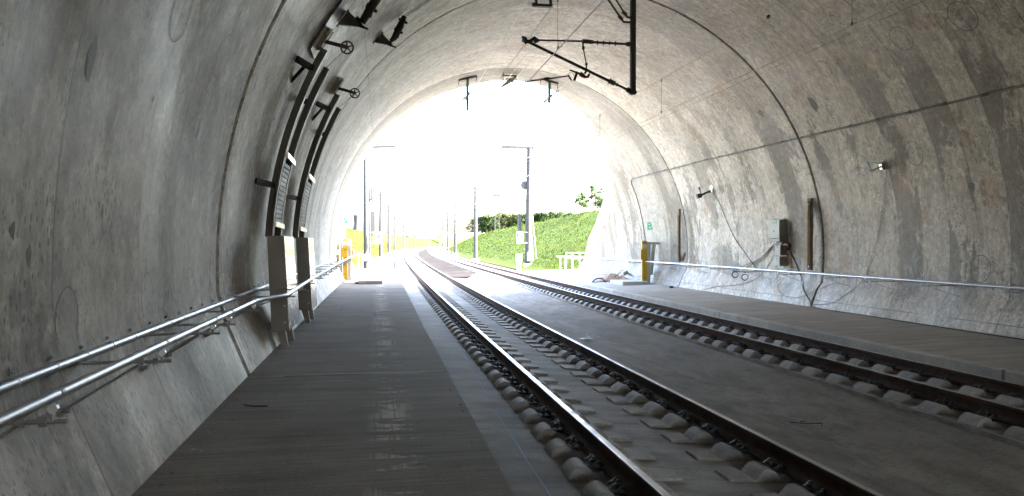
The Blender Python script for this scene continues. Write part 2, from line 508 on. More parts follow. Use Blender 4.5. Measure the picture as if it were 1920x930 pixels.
def sweep(name, prof, Ds, material, kind=True, uvscale=None):
    """open profile [(X,Z)...] swept along the path"""
    b = MB(); n = len(prof)
    vs_ = [P(D, X, Z) for D in Ds for (X, Z) in prof]
    fs = [(i * n + j, i * n + j + 1, (i + 1) * n + j + 1, (i + 1) * n + j) for i in range(len(Ds) - 1) for j in range(n - 1)]
    b.add(vs_, fs)
    o = b.build(name, material)
    if kind: struct(o)
    return o
def frange(a, b, st):
    n = max(1, int(round((b - a) / st))); return [a + (b - a) * i / n for i in range(n + 1)]
DN = frange(-60, 40, 2.0)
DALL = DN + frange(44, 120, 4)[0:] + frange(126, 460, 8)

C1 = .0667
def zs1(X): return -1.567 - .232 - (X - 1.768) * C1
def zs2(X): return -1.644 - .232 - (X - 6.277) * C1
# track slabs, solid strips with real edges
sweep("track_slab", [(.80, -2.3), (.80, zs1(.80)), (3.72, zs1(3.72)), (3.72, -2.3)], DALL, M['slab'])
sweep("track_slab", [(5.86, -2.3), (5.86, zs2(5.86)), (8.34, zs2(8.34)), (8.34, -2.3)], DALL, M['slab'])
# drain channel between the slabs (V shaped)
sweep("drain_channel", [(3.70, zs1(3.72) - .035), (4.55, -2.03), (4.75, -2.03), (5.88, zs2(5.86) - .05)], frange(-60, 44, 2), M['channel'])
sweep("drain_channel", [(3.70, zs1(3.72) - .045), (5.88, zs2(5.86) - .045)], frange(43.9, 460, 8), M['slab'])
# brown infill outside between the tracks
b = MB()
Ds = frange(47.5, 430, 6)
pz = lambda X: -1.973 + (X - 3.70) / 2.18 * .08 + .008
pp = [P(42.5, 3.8, pz(3.8)), P(42.5, 4.7, pz(4.7)), P(47.5, 5.8, pz(5.8)), P(47.5, 3.78, pz(3.78))]
b.add(pp, [(0, 1, 2, 3)])
vs_ = [P(D, X, z) for D in Ds for X, z in ((3.78, pz(3.78)), (5.8, pz(5.8)))]
b.add(vs_, [(2 * i, 2 * i + 1, 2 * i + 3, 2 * i + 2) for i in range(len(Ds) - 1)])
for i, v_ in enumerate(b.v): b.v[i] = (v_[0], v_[1], v_[2] + .012)
struct(b.build("infill_strip", M['brown']))

# left walkway: slabs with open joints
def slab_boxes(b, edges, prof, gap=.02):
    for a, c in zip(edges[:-1], edges[1:]):
        Ds = frange(a + gap, c - gap, 1.5); n = len(prof)
        vs_ = [P(D, X, Z) for D in Ds for X, Z in prof]
        fs = [(i * n + j, i * n + (j + 1) % n, (i + 1) * n + (j + 1) % n, (i + 1) * n + j) for i in range(len(Ds) - 1) for j in range(n)]
        fs += [tuple(range(n)), tuple((len(Ds) - 1) * n + j for j in reversed(range(n)))]
        b.add(vs_, fs)
b = MB()
slab_boxes(b, [-40, -32, -24, -16, -7.5, .7, 8.84, 17.02, 25.05, 33.2, 44.0], [(-2.1, -2.3), (-2.1, -1.48), (.785, -1.48), (.80, -1.495), (.80, -2.3)])
struct(b.build("walkway", M['walk']))
struct(sweep("walkway_bedding", [(-2.1, -1.56), (.78, -1.56)], frange(-40, 43.8, 2), M['joint']))
# right walkway, cambered down to the kerb
b = MB()
slab_boxes(b, [-40, -32, -24, -16, -8.5, .3, 9.12, 17.95, 26.8, 35.6, 46.0], [(8.52, -2.3), (8.52, -1.728), (11.9, -1.625), (11.9, -2.3)], .01)
struct(b.build("walkway", M['walk2']))
b = MB()
for a, c in ((-17.5, -8.9), (-8.85, .28), (.32, 4.7), (4.712, 9.09), (9.15, 11.2), (11.212, 15.5), (15.512, 17.93), (17.98, 22.3), (22.312, 26.78), (26.83, 31.1), (31.112, 35.58), (35.63, 41), (41.012, 46)):
    slab_boxes(b, [a, c], [(8.35, -2.3), (8.35, -1.74), (8.365, -1.724), (8.508, -1.724), (8.508, -2.3)], 0)
struct(b.build("kerb", M['kerb']))

# ------------------------------------------------------------------ tunnel
tun = thing("railway_tunnel", (4.78, 0, -1.8), "pale stained concrete railway tunnel lining arching over both tracks", "tunnel")
def profile():
    """list of (X, Z, arc length)"""
    pts = [(-1.36, -1.62), (-1.42, -1.48)]
    for i in range(1, 5): pts.append((-1.42 + (-1.68 + 1.42) * i / 4, -1.48 + .63 * i / 4))
    a0 = 180 + math.degrees(math.asin((-.85 - ZC) / -RR)); a1 = -math.degrees(math.asin((1.04 + ZC) / RR))
    n = 72
    for i in range(1, n + 1):
        a = R_(a0 + (a1 - a0) * i / n)
        pts.append((XC + RR * math.cos(a), ZC + RR * math.sin(a)))
    for i in range(1, 5): pts.append((11.2 + (10.97 - 11.2) * i / 4, -1.04 - .61 * i / 4))
    pts.append((10.90, -1.80))
    out = []; s = 0
    for i, p in enumerate(pts):
        if i: s += math.dist(p, pts[i - 1])
        out.append((p[0], p[1], s))
    return out
PROF = profile()
CUT = [(-16, 43.4), (-12.3, 43.0), (3.7, 41.7), (19.9, 37.4), (28, 35.3), (36.3, 33.66), (45.4, 32.23), (56.6, 30.92), (71, 29.64), (81.5, 29.28), (93.5, 29.4), (103, 29.93), (116, 30.13), (131, 31.1),
       (145, 31.3), (155, 32.6), (163, 34.2), (171, 36.2), (177, 38.8), (184, 40.8), (192, 43.0), (200, 43.6)]
def dend(X, Z):
    a = math.degrees(math.atan2(Z - ZC, X - XC))
    if a < -90: a += 360
    a = min(max(a, -16), 200)
    for (a0, d0), (a1, d1) in zip(CUT[:-1], CUT[1:]):
        if a0 <= a <= a1: return d0 + (d1 - d0) * (a - a0) / (a1 - a0)
    return 43.5
def lining(d0, d1, name, label=None, last=False):
    b = MB(); uvs = []; n = len(PROF)
    m_ = 16 if last else 8
    rows = m_ + 1
    for i in range(rows):
        for (X, Z, s) in PROF:
            e = dend(X, Z) if last else d1
            D = d0 + (e - d0) * i / m_
            b.v.append(tuple(P(D, X, Z))); uvs.append((D, s))
    for i in range(m_):
        for j in range(n - 1):
            b.f.append((i * n + j, (i + 1) * n + j, (i + 1) * n + j + 1, i * n + j + 1)); b.mi.append(0)
    # ends turned outwards, then the outer skin
    base = len(b.v)
    def outer(X, Z, k_):
        dx, dz = X - XC, Z - ZC; r = math.hypot(dx, dz); return X + dx / r * k_, Z + dz / r * k_
    for k_ in (0, .55):
        for i in (0, m_):
            for (X, Z, s) in PROF:
                e = dend(X, Z) if last else d1
                D = d0 + (e - d0) * i / m_
                x2, z2 = outer(X, Z, k_); b.v.append(tuple(P(D, x2, z2))); uvs.append((D + (k_ if i else -k_), s))
    o_ = base + 2 * n
    for j in range(n - 1):
        b.f.append((base + j, base + j + 1, o_ + j + 1, o_ + j)); b.mi.append(0)
        b.f.append((base + n + j + 1, base + n + j, o_ + n + j, o_ + n + j + 1)); b.mi.append(0)
        b.f.append((o_ + j + 1, o_ + n + j + 1, o_ + n + j, o_ + j)); b.mi.append(0)
    o = b.build(name, [M['wall_dimmed'] if last else M['wall'], M['joint']], tun, smooth=False, uvs=uvs)
    for p in o.data.polygons:
        p.use_smooth = max(p.vertices) < (m_ + 1) * n
    if label: o['label'] = label
    return o
JO = [-27.7, -18.5, -9.3, -.15, 8.96, 18.23, 27.26]  # bore ends open behind the camera, an added opening for fill daylight
JW = {8.96: .085, 18.23: .05, 27.26: .03}
for a, c in zip(JO[:-1], JO[1:]):
    lining(a + JW.get(a, .015), c - JW.get(c, .015), "lining_block")
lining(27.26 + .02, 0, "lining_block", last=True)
for j_ in JO:      # dark filler behind each joint
    b = MB(); n = len(PROF); k0 = 0
    for D in (j_ - .13, j_ + .13):
        for (X, Z, s) in PROF:
            dx, dz = X - XC, Z - ZC; r = math.hypot(dx, dz); b.v.append(tuple(P(D, X + dx / r * .045, Z + dz / r * .045)))
    for j in range(n - 1): b.f.append((k0 + j, k0 + j + 1, k0 + n + j + 1, k0 + n + j)); b.mi.append(0)
    b.build("joint_filler", M['joint'], tun)



# lighter strip along the sloping end of the right wing
b = MB()
outr = [(36.8, 33.55), (30, 34.8), (24, 36.2), (19.9, 37.35), (12, 39.45), (3.7, 41.6)]
innr = [(34.5, 33.6), (29, 34.1), (23, 34.9), (18.5, 35.9), (11.5, 37.9), (3.7, 40.0)]
vs_ = []
for (a, d), (a2, d2) in zip(outr, innr):
    vs_.append(wallpt(d, ang=a, off=.006)); vs_.append(wallpt(d2, ang=a2, off=.006))
b.add(vs_, [(2 * i, 2 * i + 1, 2 * i + 3, 2 * i + 2) for i in range(len(outr) - 1)])
b.build("portal_edge_strip", M['rim'], tun)

# mortar patches and recesses on the lining
def disc_on_wall(D, ang, rD, rS, name, ms, ring=True, off=.004, wob=.0, n=28):
    b = MB(); c = []
    def pt(f, w, o_):
        k_ = 1 + wob * math.sin(3 * w + D) + wob * .6 * math.sin(5 * w + 2 * D)
        return wallpt(D + rD * f * k_ * math.cos(w), ang=ang + math.degrees(rS * f * k_ * math.sin(w) / RR), off=o_)
    rings = [.945, 1.0] if ring else [0, .5, 1.0]
    offs = [off, off] if ring else [off] * 3
    for f, o_ in zip(rings, offs):
        for i in range(n): c.append(pt(max(f, .01), 2 * math.pi * i / n, o_))
    fs = []; mi = []
    for r_ in range(len(rings) - 1):
        for i in range(n):
            fs.append((r_ * n + i, r_ * n + (i + 1) % n, (r_ + 1) * n + (i + 1) % n, (r_ + 1) * n + i))
            mi.append(1 if ring else 0)
    b.v = [tuple(q) for q in c]; b.f = fs; b.mi = mi
    return b.build(name, ms, tun)
def ang_of(X, Z): return math.degrees(math.atan2(Z - ZC, X - XC)) % 360
for D, X, Z, r in ((11.65, 9.84, 3.87, .30), (13.2, 9.82, 3.89, .27), (15.79, 9.82, 3.9, .22), (20.11, 9.81, 3.91, .22), (22.7, 9.74, 3.99, .22), (25.4, 9.7, 4.0, .2),
                   (16.13, 10.99, 1.79, .25), (14.33, 10.96, 1.86, .27), (16.18, 11.31, -.45, .25), (14.59, 11.31, -.5, .26), (12.92, 11.31, -.5, .27), (25.6, 11.0, 1.85, .2), (23.4, 11.0, 1.85, .2)):
    disc_on_wall(D, ang_of(X, Z), r * .95, r, "mortar_patch", [M['wallpatch'] if 'wallpatch' in M else M['patchR'], M['patchring']])
for D, X, Z, r in ((6.1, -1.42, 1.72, .24), (7.6, -1.44, 1.75, .22), (4.77, -1.75, -.45, .20), (6.32, -1.75, -.42, .19), (7.67, -1.75, -.43, .19), (11.21, -1.5, 1.53, .22), (12.8, -1.3, 2.9, .25)):
    disc_on_wall(D, ang_of(X, Z), r * .85, r, "mortar_patch", [M['patch'], M['patchring']], wob=.03)
for D, X, Z, ru, rs in ((4.77, -1.62, 1.06, .055, .135), (7.45, -1.62, 1.05, .05, .10), (4.10, -1.75, .06, .02, .045), (4.28, -1.75, -.07, .03, .06), (13.0, 11.18, 1.07, .09, .09), (16.94, 10.25, 3.32, .13, .2), (19.3, 10.15, 3.5, .10, .12), (6.0, -1.62, 1.05, .02, .03), (5.3, -1.74, .2, .018, .05)):
    disc_on_wall(D, ang_of(X, Z), ru, rs, "filled_recess", [M['hole'] if X < 0 else M['patchring']], ring=False, wob=.10, off=.003)

# ------------------------------------------------------------------ outdoor terrain
rn = random.Random(3)
def hz(a, b_, s=1.0):
    return (math.sin(a * .31 * s + b_ * .17) + math.sin(a * .13 * s - b_ * .41 + 1.3) + .6 * math.sin(a * .71 * s + b_ * .9)) / 2.6
def crestL(D): return 3.0 + .25 * math.sin(D * .03) - max(0, (D - 180)) * .006
def crestR(D): return max(1.4, 3.25 - max(0, D - 75) * .010)
def terr(X, D, side):
    if side > 0:
        f0 = 9.9 + max(0, (52 - D)) * .16; c = crestR(D)
        z = -1.95 + (X - f0) * .47
        z = max(-1.95, min(z, c + (X - f0 - (c + 1.95) / .47) * .015 if z > c else z))
    else:
        f0 = -1.9; c = crestL(D)
        z = -1.95 + (f0 - X) * .55
        z = max(-1.95, z)
        if z > c: z = c + (z - c) * .02
    return z + (.10 * hz(X, D) if z > -1.9 else 0)
def bank(name, xs, Ds, side):
    b = MB(); n = len(xs)
    for D in Ds:
        for X in xs: b.v.append(tuple(P(D, X, terr(X, D, side))))
    for i in range(len(Ds) - 1):
        for j in range(n - 1): b.f.append((i * n + j, i * n + j + 1, (i + 1) * n + j + 1, (i + 1) * n + j)); b.mi.append(0)
    o = b.build(name, M['bank'], smooth=True); return struct(o)
DB = frange(43.6, 120, 2.5) + frange(123, 470, 6)[0:]
bank("embankment", [9.6, 10.2, 10.8, 11.6, 12.6, 13.8, 15, 16.4, 18, 19.5, 20.6, 21.4, 22.2, 24, 28, 36, 50, 75, 110, 160], DB, 1)
bank("embankment", [-120, -80, -50, -32, -22, -16, -13, -12, -11.2, -10.6, -9.6, -8.6, -7.4, -6.2, -5, -4, -3.2, -2.6, -2.1, -1.8], frange(44.3, 120, 2.5) + frange(123, 470, 6), -1)
# soil beside the walls, outside
b = MB()
for s_, xs in ((1, (11.9, 14, 18, 24, 60, 160)), (-1, (-2.3, -5, -9, -14, -50, -120))):
    Ds = [22, 27, 32, 36, 40, 43.6 if s_ > 0 else 44.3]
    k0 = len(b.v)
    for D in Ds:
        for X in xs: b.v.append(tuple(P(D, X, terr(X, 44, s_) if D > 42 else max(terr(X, 44, s_), min(7.5, (X - 11.9 if s_ > 0 else -2.3 - X) * .6 + (44 - D) * .28 - 1.9)))))
    n = len(xs)
    for i in range(len(Ds) - 1):
        for j in range(n - 1): b.f.append((k0 + i * n + j, k0 + i * n + j + 1, k0 + (i + 1) * n + j + 1, k0 + (i + 1) * n + j)); b.mi.append(0)
struct(b.build("hillside", M['bank']))
# ballast shoulder and path, left side outside
sweep("gravel_shoulder", [(-1.9, -2.02), (-.55, -1.96), (.2, -1.99), (.81, -1.80)], frange(44.05, 460, 5), M['gravel'])
sweep("cable_trough", [(-.98, -2.1), (-.98, -1.90), (-.62, -1.90), (-.62, -2.1)], frange(58, 330, 5), M['kerb'])
sweep("gravel_shoulder", [(8.33, -2.08), (9.0, -2.04), (10.2, -1.99)], frange(46.05, 460, 5), M['gravel'])
# distant brown bank closing the curve, wooded ridge
b = MB()
xs = frange(-140, 200, 6)
for i, x in enumerate(xs):
    h = 2.0 + .9 * hz(x, 4, .6)
    b.v += [(x, 455, -2.2), (x, 466, h - .5), (x, 472, h), (x, 520, h + .3)]
for i in range(len(xs) - 1):
    for j in range(3): b.f.append((4 * i + j, 4 * i + j + 1, 4 * i + 5 + j, 4 * i + 4 + j)); b.mi.append(0)
struct(b.build("soil_bank", M['soil'], smooth=True))
b = MB(); xs = frange(-1500, 1900, 14)
for x in xs:
    h = 23 + 7 * math.sin(x * .0043 + 1.9) + 3.0 * math.sin(x * .021) + 2.0 * rn.random()
    b.v += [(x, 1650, -3), (x, 1700, h * .8), (x + rn.uniform(-3, 3), 1760, h), (x, 1900, h - 5)]
for i in range(len(xs) - 1):
    for j in range(3): b.f.append((4 * i + j, 4 * i + j + 1, 4 * i + 5 + j, 4 * i + 4 + j)); b.mi.append(0)
struct(b.build("hills", M['hill']))

# grass: many small blades in one object
b = MB()
def tuft(D, X, side, h):
    z = terr(X, D, side); c = P(D, X, z - .02)
    for _ in range(3):
        a = rn.uniform(0, math.pi); w = rn.uniform(.010, .022) * (1 + D / 120); hh = h * rn.uniform(.5, 1.2)
        dx, dy = math.cos(a) * w, math.sin(a) * w; lx, ly = rn.uniform(-.1, .1), rn.uniform(-.1, .1)
        o_ = Vector((rn.uniform(-.15, .15), rn.uniform(-.15, .15), 0))
        b.add([c + o_ + Vector((-dx, -dy, 0)), c + o_ + Vector((dx, dy, 0)), c + o_ + Vector((lx, ly, hh))], [(0, 1, 2)])
for _ in range(22000):
    D = 45 + 150 * rn.random() ** 1.6; X = 10.6 + rn.random() ** .9 * 12.5
    tuft(D, X, 1, .12)
for _ in range(14000):
    D = 46 + 160 * rn.random() ** 1.4; X = -2.3 - rn.random() * 9.5
    tuft(D, X, -1, .12)
tag(b.build("grass", M['blade']), kind='stuff')

# ================================================================== TRACK
def rail_profile():
    # (x, z, is_head)
    half = [(.075, -.172), (.075, -.160), (.020, -.138), (.0095, -.118), (.0095, -.052), (.034, -.040), (.036, -.012), (.030, -.002), (.018, .0)]
    L = [(-x, z) for x, z in half[::-1]]
    return half + L     # closed polygon
RP = rail_profile()
def make_rail(Xr, Zr, label):
    Ds = frange(-20, 120, 2) + frange(124, 440, 4)[0:]
    b = MB(); n = len(RP); ca, sa = math.cos(math.atan(C1)), math.sin(math.atan(C1))
    for D in Ds:
        for (x, z) in RP: b.v.append(tuple(P(D, Xr + x * ca + z * sa, Zr - x * sa + z * ca)))
    for i in range(len(Ds) - 1):
        for j in range(n):
            b.f.append((i * n + j, i * n + (j + 1) % n, (i + 1) * n + (j + 1) % n, (i + 1) * n + j))
            b.mi.append(1 if j in (7, 8, 9) else 0)
    b.f += [tuple(range(n)), tuple((len(Ds) - 1) * n + j for j in range(n - 1, -1, -1))]; b.mi += [0, 0]
    return tag(b.build("rail", [M['railside'], M['railhead']]), label, "rail")
make_rail(1.768, -1.567, "rusty rail with polished top nearest the left walkway")
make_rail(3.268, -1.667, "rusty polished rail of the near track beside the middle drain channel")
make_rail(6.277, -1.644, "rusty brown rail of the far track beside the middle drain channel")
make_rail(7.777, -1.744, "rusty brown rail running beside the right-hand kerb")

# --- twin block sleeper, local frame: x across, y along, z up from rail-top plane at the track centre
def arc_block(sgn_out, full=True):
    """concrete block for one rail; sgn_out=-1 when the field side is -x.  Polygon in x,z then extruded along y"""
    o = sgn_out
    zt = -.236
    def hump(x0, x1, h, n=7):
        return [(x0 + (x1 - x0) * i / n, zt + h * math.sin(math.pi * (i + .55) / (n + .8)) ** .75) for i in range(n + 1)]
    pts = []
    pts.append((.345, zt - .04)); pts.append((.345, zt + .005))
    fld = hump(.340, .125, .105)
    fld = [(x, z if i < 6 else zt + .058) for i, (x, z) in enumerate(fld)]
    pts += fld
    pts += [(.095, zt + .048), (-.095, zt + .048)]
    gau = hump(.125, .335, .105)
    gau = [(-x, z) for x, z in gau]
    pts += gau
    pts += [(-.37, zt + .034), (-.56, zt + .026), (-.565, zt - .04)]
    poly = [(x * o, z) for x, z in pts]
    return poly
def block_mesh(o, name="rail_block"):
    poly = arc_block(o); b = MB()
    if o < 0: pass
    b.prism([(x, -.13, z) for x, z in poly], (0, .26, 0))
    # cast marks on the shoulder
    return b
def clip_mesh(side):
    """one rail clip: guide plate, W-shaped spring, screw.  side +1 sits at +x of the rail"""
    b = MB(); s = side
    b.box((min(s * .07, s * .165), -.055, -.185), (max(s * .07, s * .165), .055, -.160))
    b.tube([(s * .125, 0, -.17), (s * .125, 0, -.085)], .013, 8)
    b.tube([(s * .125, 0, -.125), (s * .125, 0, -.105)], .026, 8)
    for t in (-1, 1):
        pts = [(s * .075, t * .018, -.148), (s * .105, t * .03, -.118), (s * .15, t * .035, -.108), (s * .175, t * .055, -.125), (s * .155, t * .08, -.135), (s * .11, t * .085, -.10), (s * .075, t * .075, -.118), (s * .062, t * .055, -.142)]
        b.tube(catmull(pts, 3), .0085, 6)
    return b
def make_sleeper(cant=True, clips=True):
    o = bpy.data.objects.new("twin_block_sleeper", None); COL.objects.link(o); o.empty_display_size = .3
    for s in (-1, 1):
        bl = block_mesh(s)
        bl.v = [(x + s * .75, y, z) for x, y, z in bl.v]
        bo = bl.build("rail_block", M['block'], None, smooth=True); bo.parent = o
        if clips:
            for c in (-1, 1):
                cm = clip_mesh(c); cm.v = [(x + s * .75, y, z) for x, y, z in cm.v]
                co = cm.build("rail_clip", M['clip'], None, smooth=True); co.parent = bo
    return o
slp = make_sleeper(); slp_plain = None
ca = math.atan(C1)
first = True
N_S = 0
for (Xc, Zc, lab, grp) in ((2.518, -1.617, "concrete twin-block sleeper with dark clips under the track beside the left walkway", "sleepers of the left track"),
                           (7.027, -1.694, "concrete twin-block sleeper with dark clips under the track beside the right kerb", "sleepers of the right track")):
    for i in range(-2, 96):
        D = 3.31 + i * .6
        if Xc > 5 and D < 5.0: continue
        if D > 50:
            if slp_plain is None:
                slp_plain = make_sleeper(clips=False); o = slp_plain
            else: o = copy_tree(slp_plain)
        elif first: o = slp; first = False
        else: o = copy_tree(slp)
        o.location = P(D, Xc, Zc); o.rotation_euler = (0, ca, heading(D))
        o['label'] = lab; o['category'] = "sleeper"; o['group'] = grp

# blue chalk line snapped on the slab edge
b = MB()
lp = [(3.5, 1.17), (5.32, 1.18), (7.87, 1.21), (12.1, 1.33), (18, 1.40), (24.8, 1.47)]
w = []
for D in frange(3.5, 24.8, .3):
    for (a, x0), (c, x1) in zip(lp[:-1], lp[1:]):
        if a <= D <= c: X = x0 + (x1 - x0) * (D - a) / (c - a); break
    hw = .007 + .004 * math.sin(D * 7.1) * math.sin(D * 3.3)
    w.append((D, X + .004 * math.sin(D * 5), hw))
for (D, X, hw) in w:
    b.v += [tuple(P(D, X - hw, zs1(X) + .004)), tuple(P(D, X + hw, zs1(X) + .004))]
for i in range(len(w) - 1):
    if rn.random() < .93: b.f.append((2 * i, 2 * i + 1, 2 * i + 3, 2 * i + 2)); b.mi.append(0)
tag(b.build("chalk_line", M['blue']), "pale blue chalk line snapped along the slab beside the left walkway", "line marking")
# joint cover strip on the walkway
b = MB(); b.box((-1.02, 8.74, -1.4795), (.70, 8.815, -1.4755), lambda q: P(q.y, q.x, q.z))
tag(b.build("joint_cover", M['treadstrip']), "thin metal tread strip over the walkway joint", "cover strip")

# ================================================================== HANDRAILS AND PIPES
def support(b, D, Xr, Zr, side, dDw=-.35, drop=.10):
    """bracket from rail at (Xr,Zr) back to the wall"""
    p0 = P(D, Xr, Zr - .02); p1 = P(D, Xr, Zr - drop)
    b.tube([p0, p1], .010, 6)
    b.tube([P(D - .012, Xr, Zr - .05), P(D + .012, Xr, Zr - .05)], .02, 8)
    e = wallpt(D, Zr - drop, side, 0)
    hook = P(D, Xr + side * .05, Zr - drop)
    b.tube([P(D, Xr - side * .05, Zr - drop), e], .011, 6)
    for t in (.02, .10):
        c = P(D, Xr + side * t, Zr - drop)
        c2 = P(D, Xr + side * (t + .03), Zr - drop)
        b.tube([c, c2], .022, 6)
    b.tube([P(D, Xr + side * .12, Zr - drop - .01), wallpt(D + dDw, Zr - drop - .20, side, 0)], .007, 6)
    q = wallpt(D + dDw, Zr - drop - .20, side, 0.0); q2 = wallpt(D + dDw, Zr - drop - .20, side, .035)
    b.tube([q, q2], .017, 6)
# left hand rail
t = thing("handrail", P(5, -1.25, -1.48), "shiny steel handrail on brackets along the left wall, stepping out round two steel boxes", "handrail")
pts = [(-6, -1.25, -.60), (-2, -1.25, -.60), (2, -1.25, -.60), (5, -1.25, -.60), (8.0, -1.25, -.605), (8.35, -1.25, -.605), (9.05, -1.03, -.60), (9.3, -1.03, -.60), (12, -1.03, -.57), (16, -1.03, -.55), (20, -1.05, -.54), (24.5, -1.08, -.54), (28.5, -1.10, -.54), (33, -1.12, -.54), (38, -1.14, -.55), (43.5, -1.15, -.56)]
seg = []
for (a, b1) in zip(pts[:-1], pts[1:]):
    for i in range(4):
        f = i / 4; seg.append(P(*(a[k_] + (b1[k_] - a[k_]) * f for k_ in range(3))))
seg.append(P(*pts[-1]))
MB().tube(seg, .0235, 14).build("tube", M['galv'], t, smooth=True)
for D in (-3.2, -1.5, .2, 1.75, 3.27, 4.82, 6.24, 6.9, 8.2):
    b = MB(); support(b, D, -1.25, -.60, -1); b.build("bracket", M['galv'], t, smooth=True)
    b = MB(); b.tube([P(D + .03, -1.25, -.60), P(D + .055, -1.25, -.60)], .026, 14); b.build("sleeve", M['galv_dull'], t, smooth=True)
for D in (9.6, 11.0, 12.6, 14.4, 15.9, 17.5, 19.4, 21.4, 23.5, 25.8, 28):
    b = MB(); support(b, D, -1.04, -.56, -1, drop=.09); b.build("bracket", M['galv'], t, smooth=True)
for D in (38.5, 43.4):
    MB().tube([P(D, -1.14, -1.48), P(D, -1.14, -.55)], .022, 10).build("post", M['white'], t, smooth=True)
# left wall pipe
t = thing("wall_pipe", P(5, -1.7, -.67), "galvanised pipe clamped flat to the left wall behind the handrail", "pipe")
MB().tube([wallpt(D, -.67, -1, .035) for D in frange(-6, 30, .6)], .027, 14).build("tube", M['galv'], t, smooth=True)
for i in range(36):
    D = 2.65 + i * .455 + (.02 * math.sin(i * 5)); b = MB()
    if D > 18: break
    b.tube([wallpt(D - .012, -.67, -1, .035), wallpt(D + .012, -.67, -1, .035)], .0305, 14)
    for dz in (-.052, .052):
        b.tube([wallpt(D, -.67 + dz, -1, 0), wallpt(D, -.67 + dz, -1, .030)], .0085, 6)
        b.tube([wallpt(D, -.67 + dz, -1, .012), wallpt(D, -.67 + dz, -1, .022)], .014, 6)
    b.build("clamp", M['galv'], t, smooth=True)
# right hand rail
t = thing("handrail", P(20, 10.6, -1.65), "long bright steel handrail on brackets along the right wall", "handrail")
seg = [P(D, 10.6, -.765) for D in frange(2, 44, 1.5)]
MB().tube(seg, .023, 12).build("tube", M['galv'], t, smooth=True)
for D in (7.6, 9.6, 11.55, 13.6, 15.4, 17.15, 19.2, 21.0, 21.35, 23.25, 23.6, 25.45, 26.0, 28.1, 28.7, 31.3, 32, 35.25, 37.5, 40):
    b = MB(); support(b, D, 10.6, -.765, 1, dDw=-.25, drop=.09); b.build("bracket", M['galv'], t, smooth=True)
t = thing("wall_pipe", P(20, 11.2, -.8), "thin galvanised pipe clamped to the right wall just behind the handrail", "pipe")
MB().tube([wallpt(D, -.80, 1, .035) for D in frange(2, 33, 1.0)], .024, 12).build("tube", M['galv'], t, smooth=True)
for i in range(40):
    D = 8 + i * .6; b = MB()
    if D > 31: break
    b.tube([wallpt(D - .012, -.80, 1, .035), wallpt(D + .012, -.80, 1, .035)], .027, 12)
    b.tube([wallpt(D, -.852, 1, .02), wallpt(D, -.748, 1, .02)], .010, 6)
    b.build("clamp", M['galv'], t)
# right cable on clips
t = thing("leaky_cable", P(20, 10.6, 2.65), "thin dark cable on small black clips running along the upper right wall", "cable")
zc = lambda D: 2.60 + .10 * min(1, max(0, (D - 10) / 14.0))
pts = [wallpt(D, zc(D), 1, .05 + .012 * math.cos(D * 2 * math.pi / .95)) for D in frange(4, 31.6, .24)]
tail = [wallpt(31.75, 2.66, 1, .03), wallpt(31.9, 2.5, 1, .03), wallpt(31.95, 2.0, 1, .02), wallpt(32.0, 1.2, 1, .02), wallpt(31.95, .2, 1, .02), wallpt(31.8, -.6, 1, .02), wallpt(31.6, -1.1, 1, .02), wallpt(31.3, -1.6, 1, .02)]
MB().tube(pts + catmull(tail, 4), .016, 7).build("cable", M['cablelight'], t, smooth=True)
MB().tube([wallpt(D, zc(D) + .03, 1, .03) for D in frange(4, 31.6, .8)], .006, 5).build("steel_wire", M['cable'], t)
D = 5.0
while D < 31.4:
    b = MB(); c0 = wallpt(D, zc(D) + .03, 1, 0); c1 = wallpt(D + .09, zc(D) - .02, 1, .07); c2 = wallpt(D - .09, zc(D) - .02, 1, .07)
    b.prism([c0, c1, c2], (0, 0, .035)); b.build("clip", M['black'], t)
    D += 1.0 if D < 20 else .95

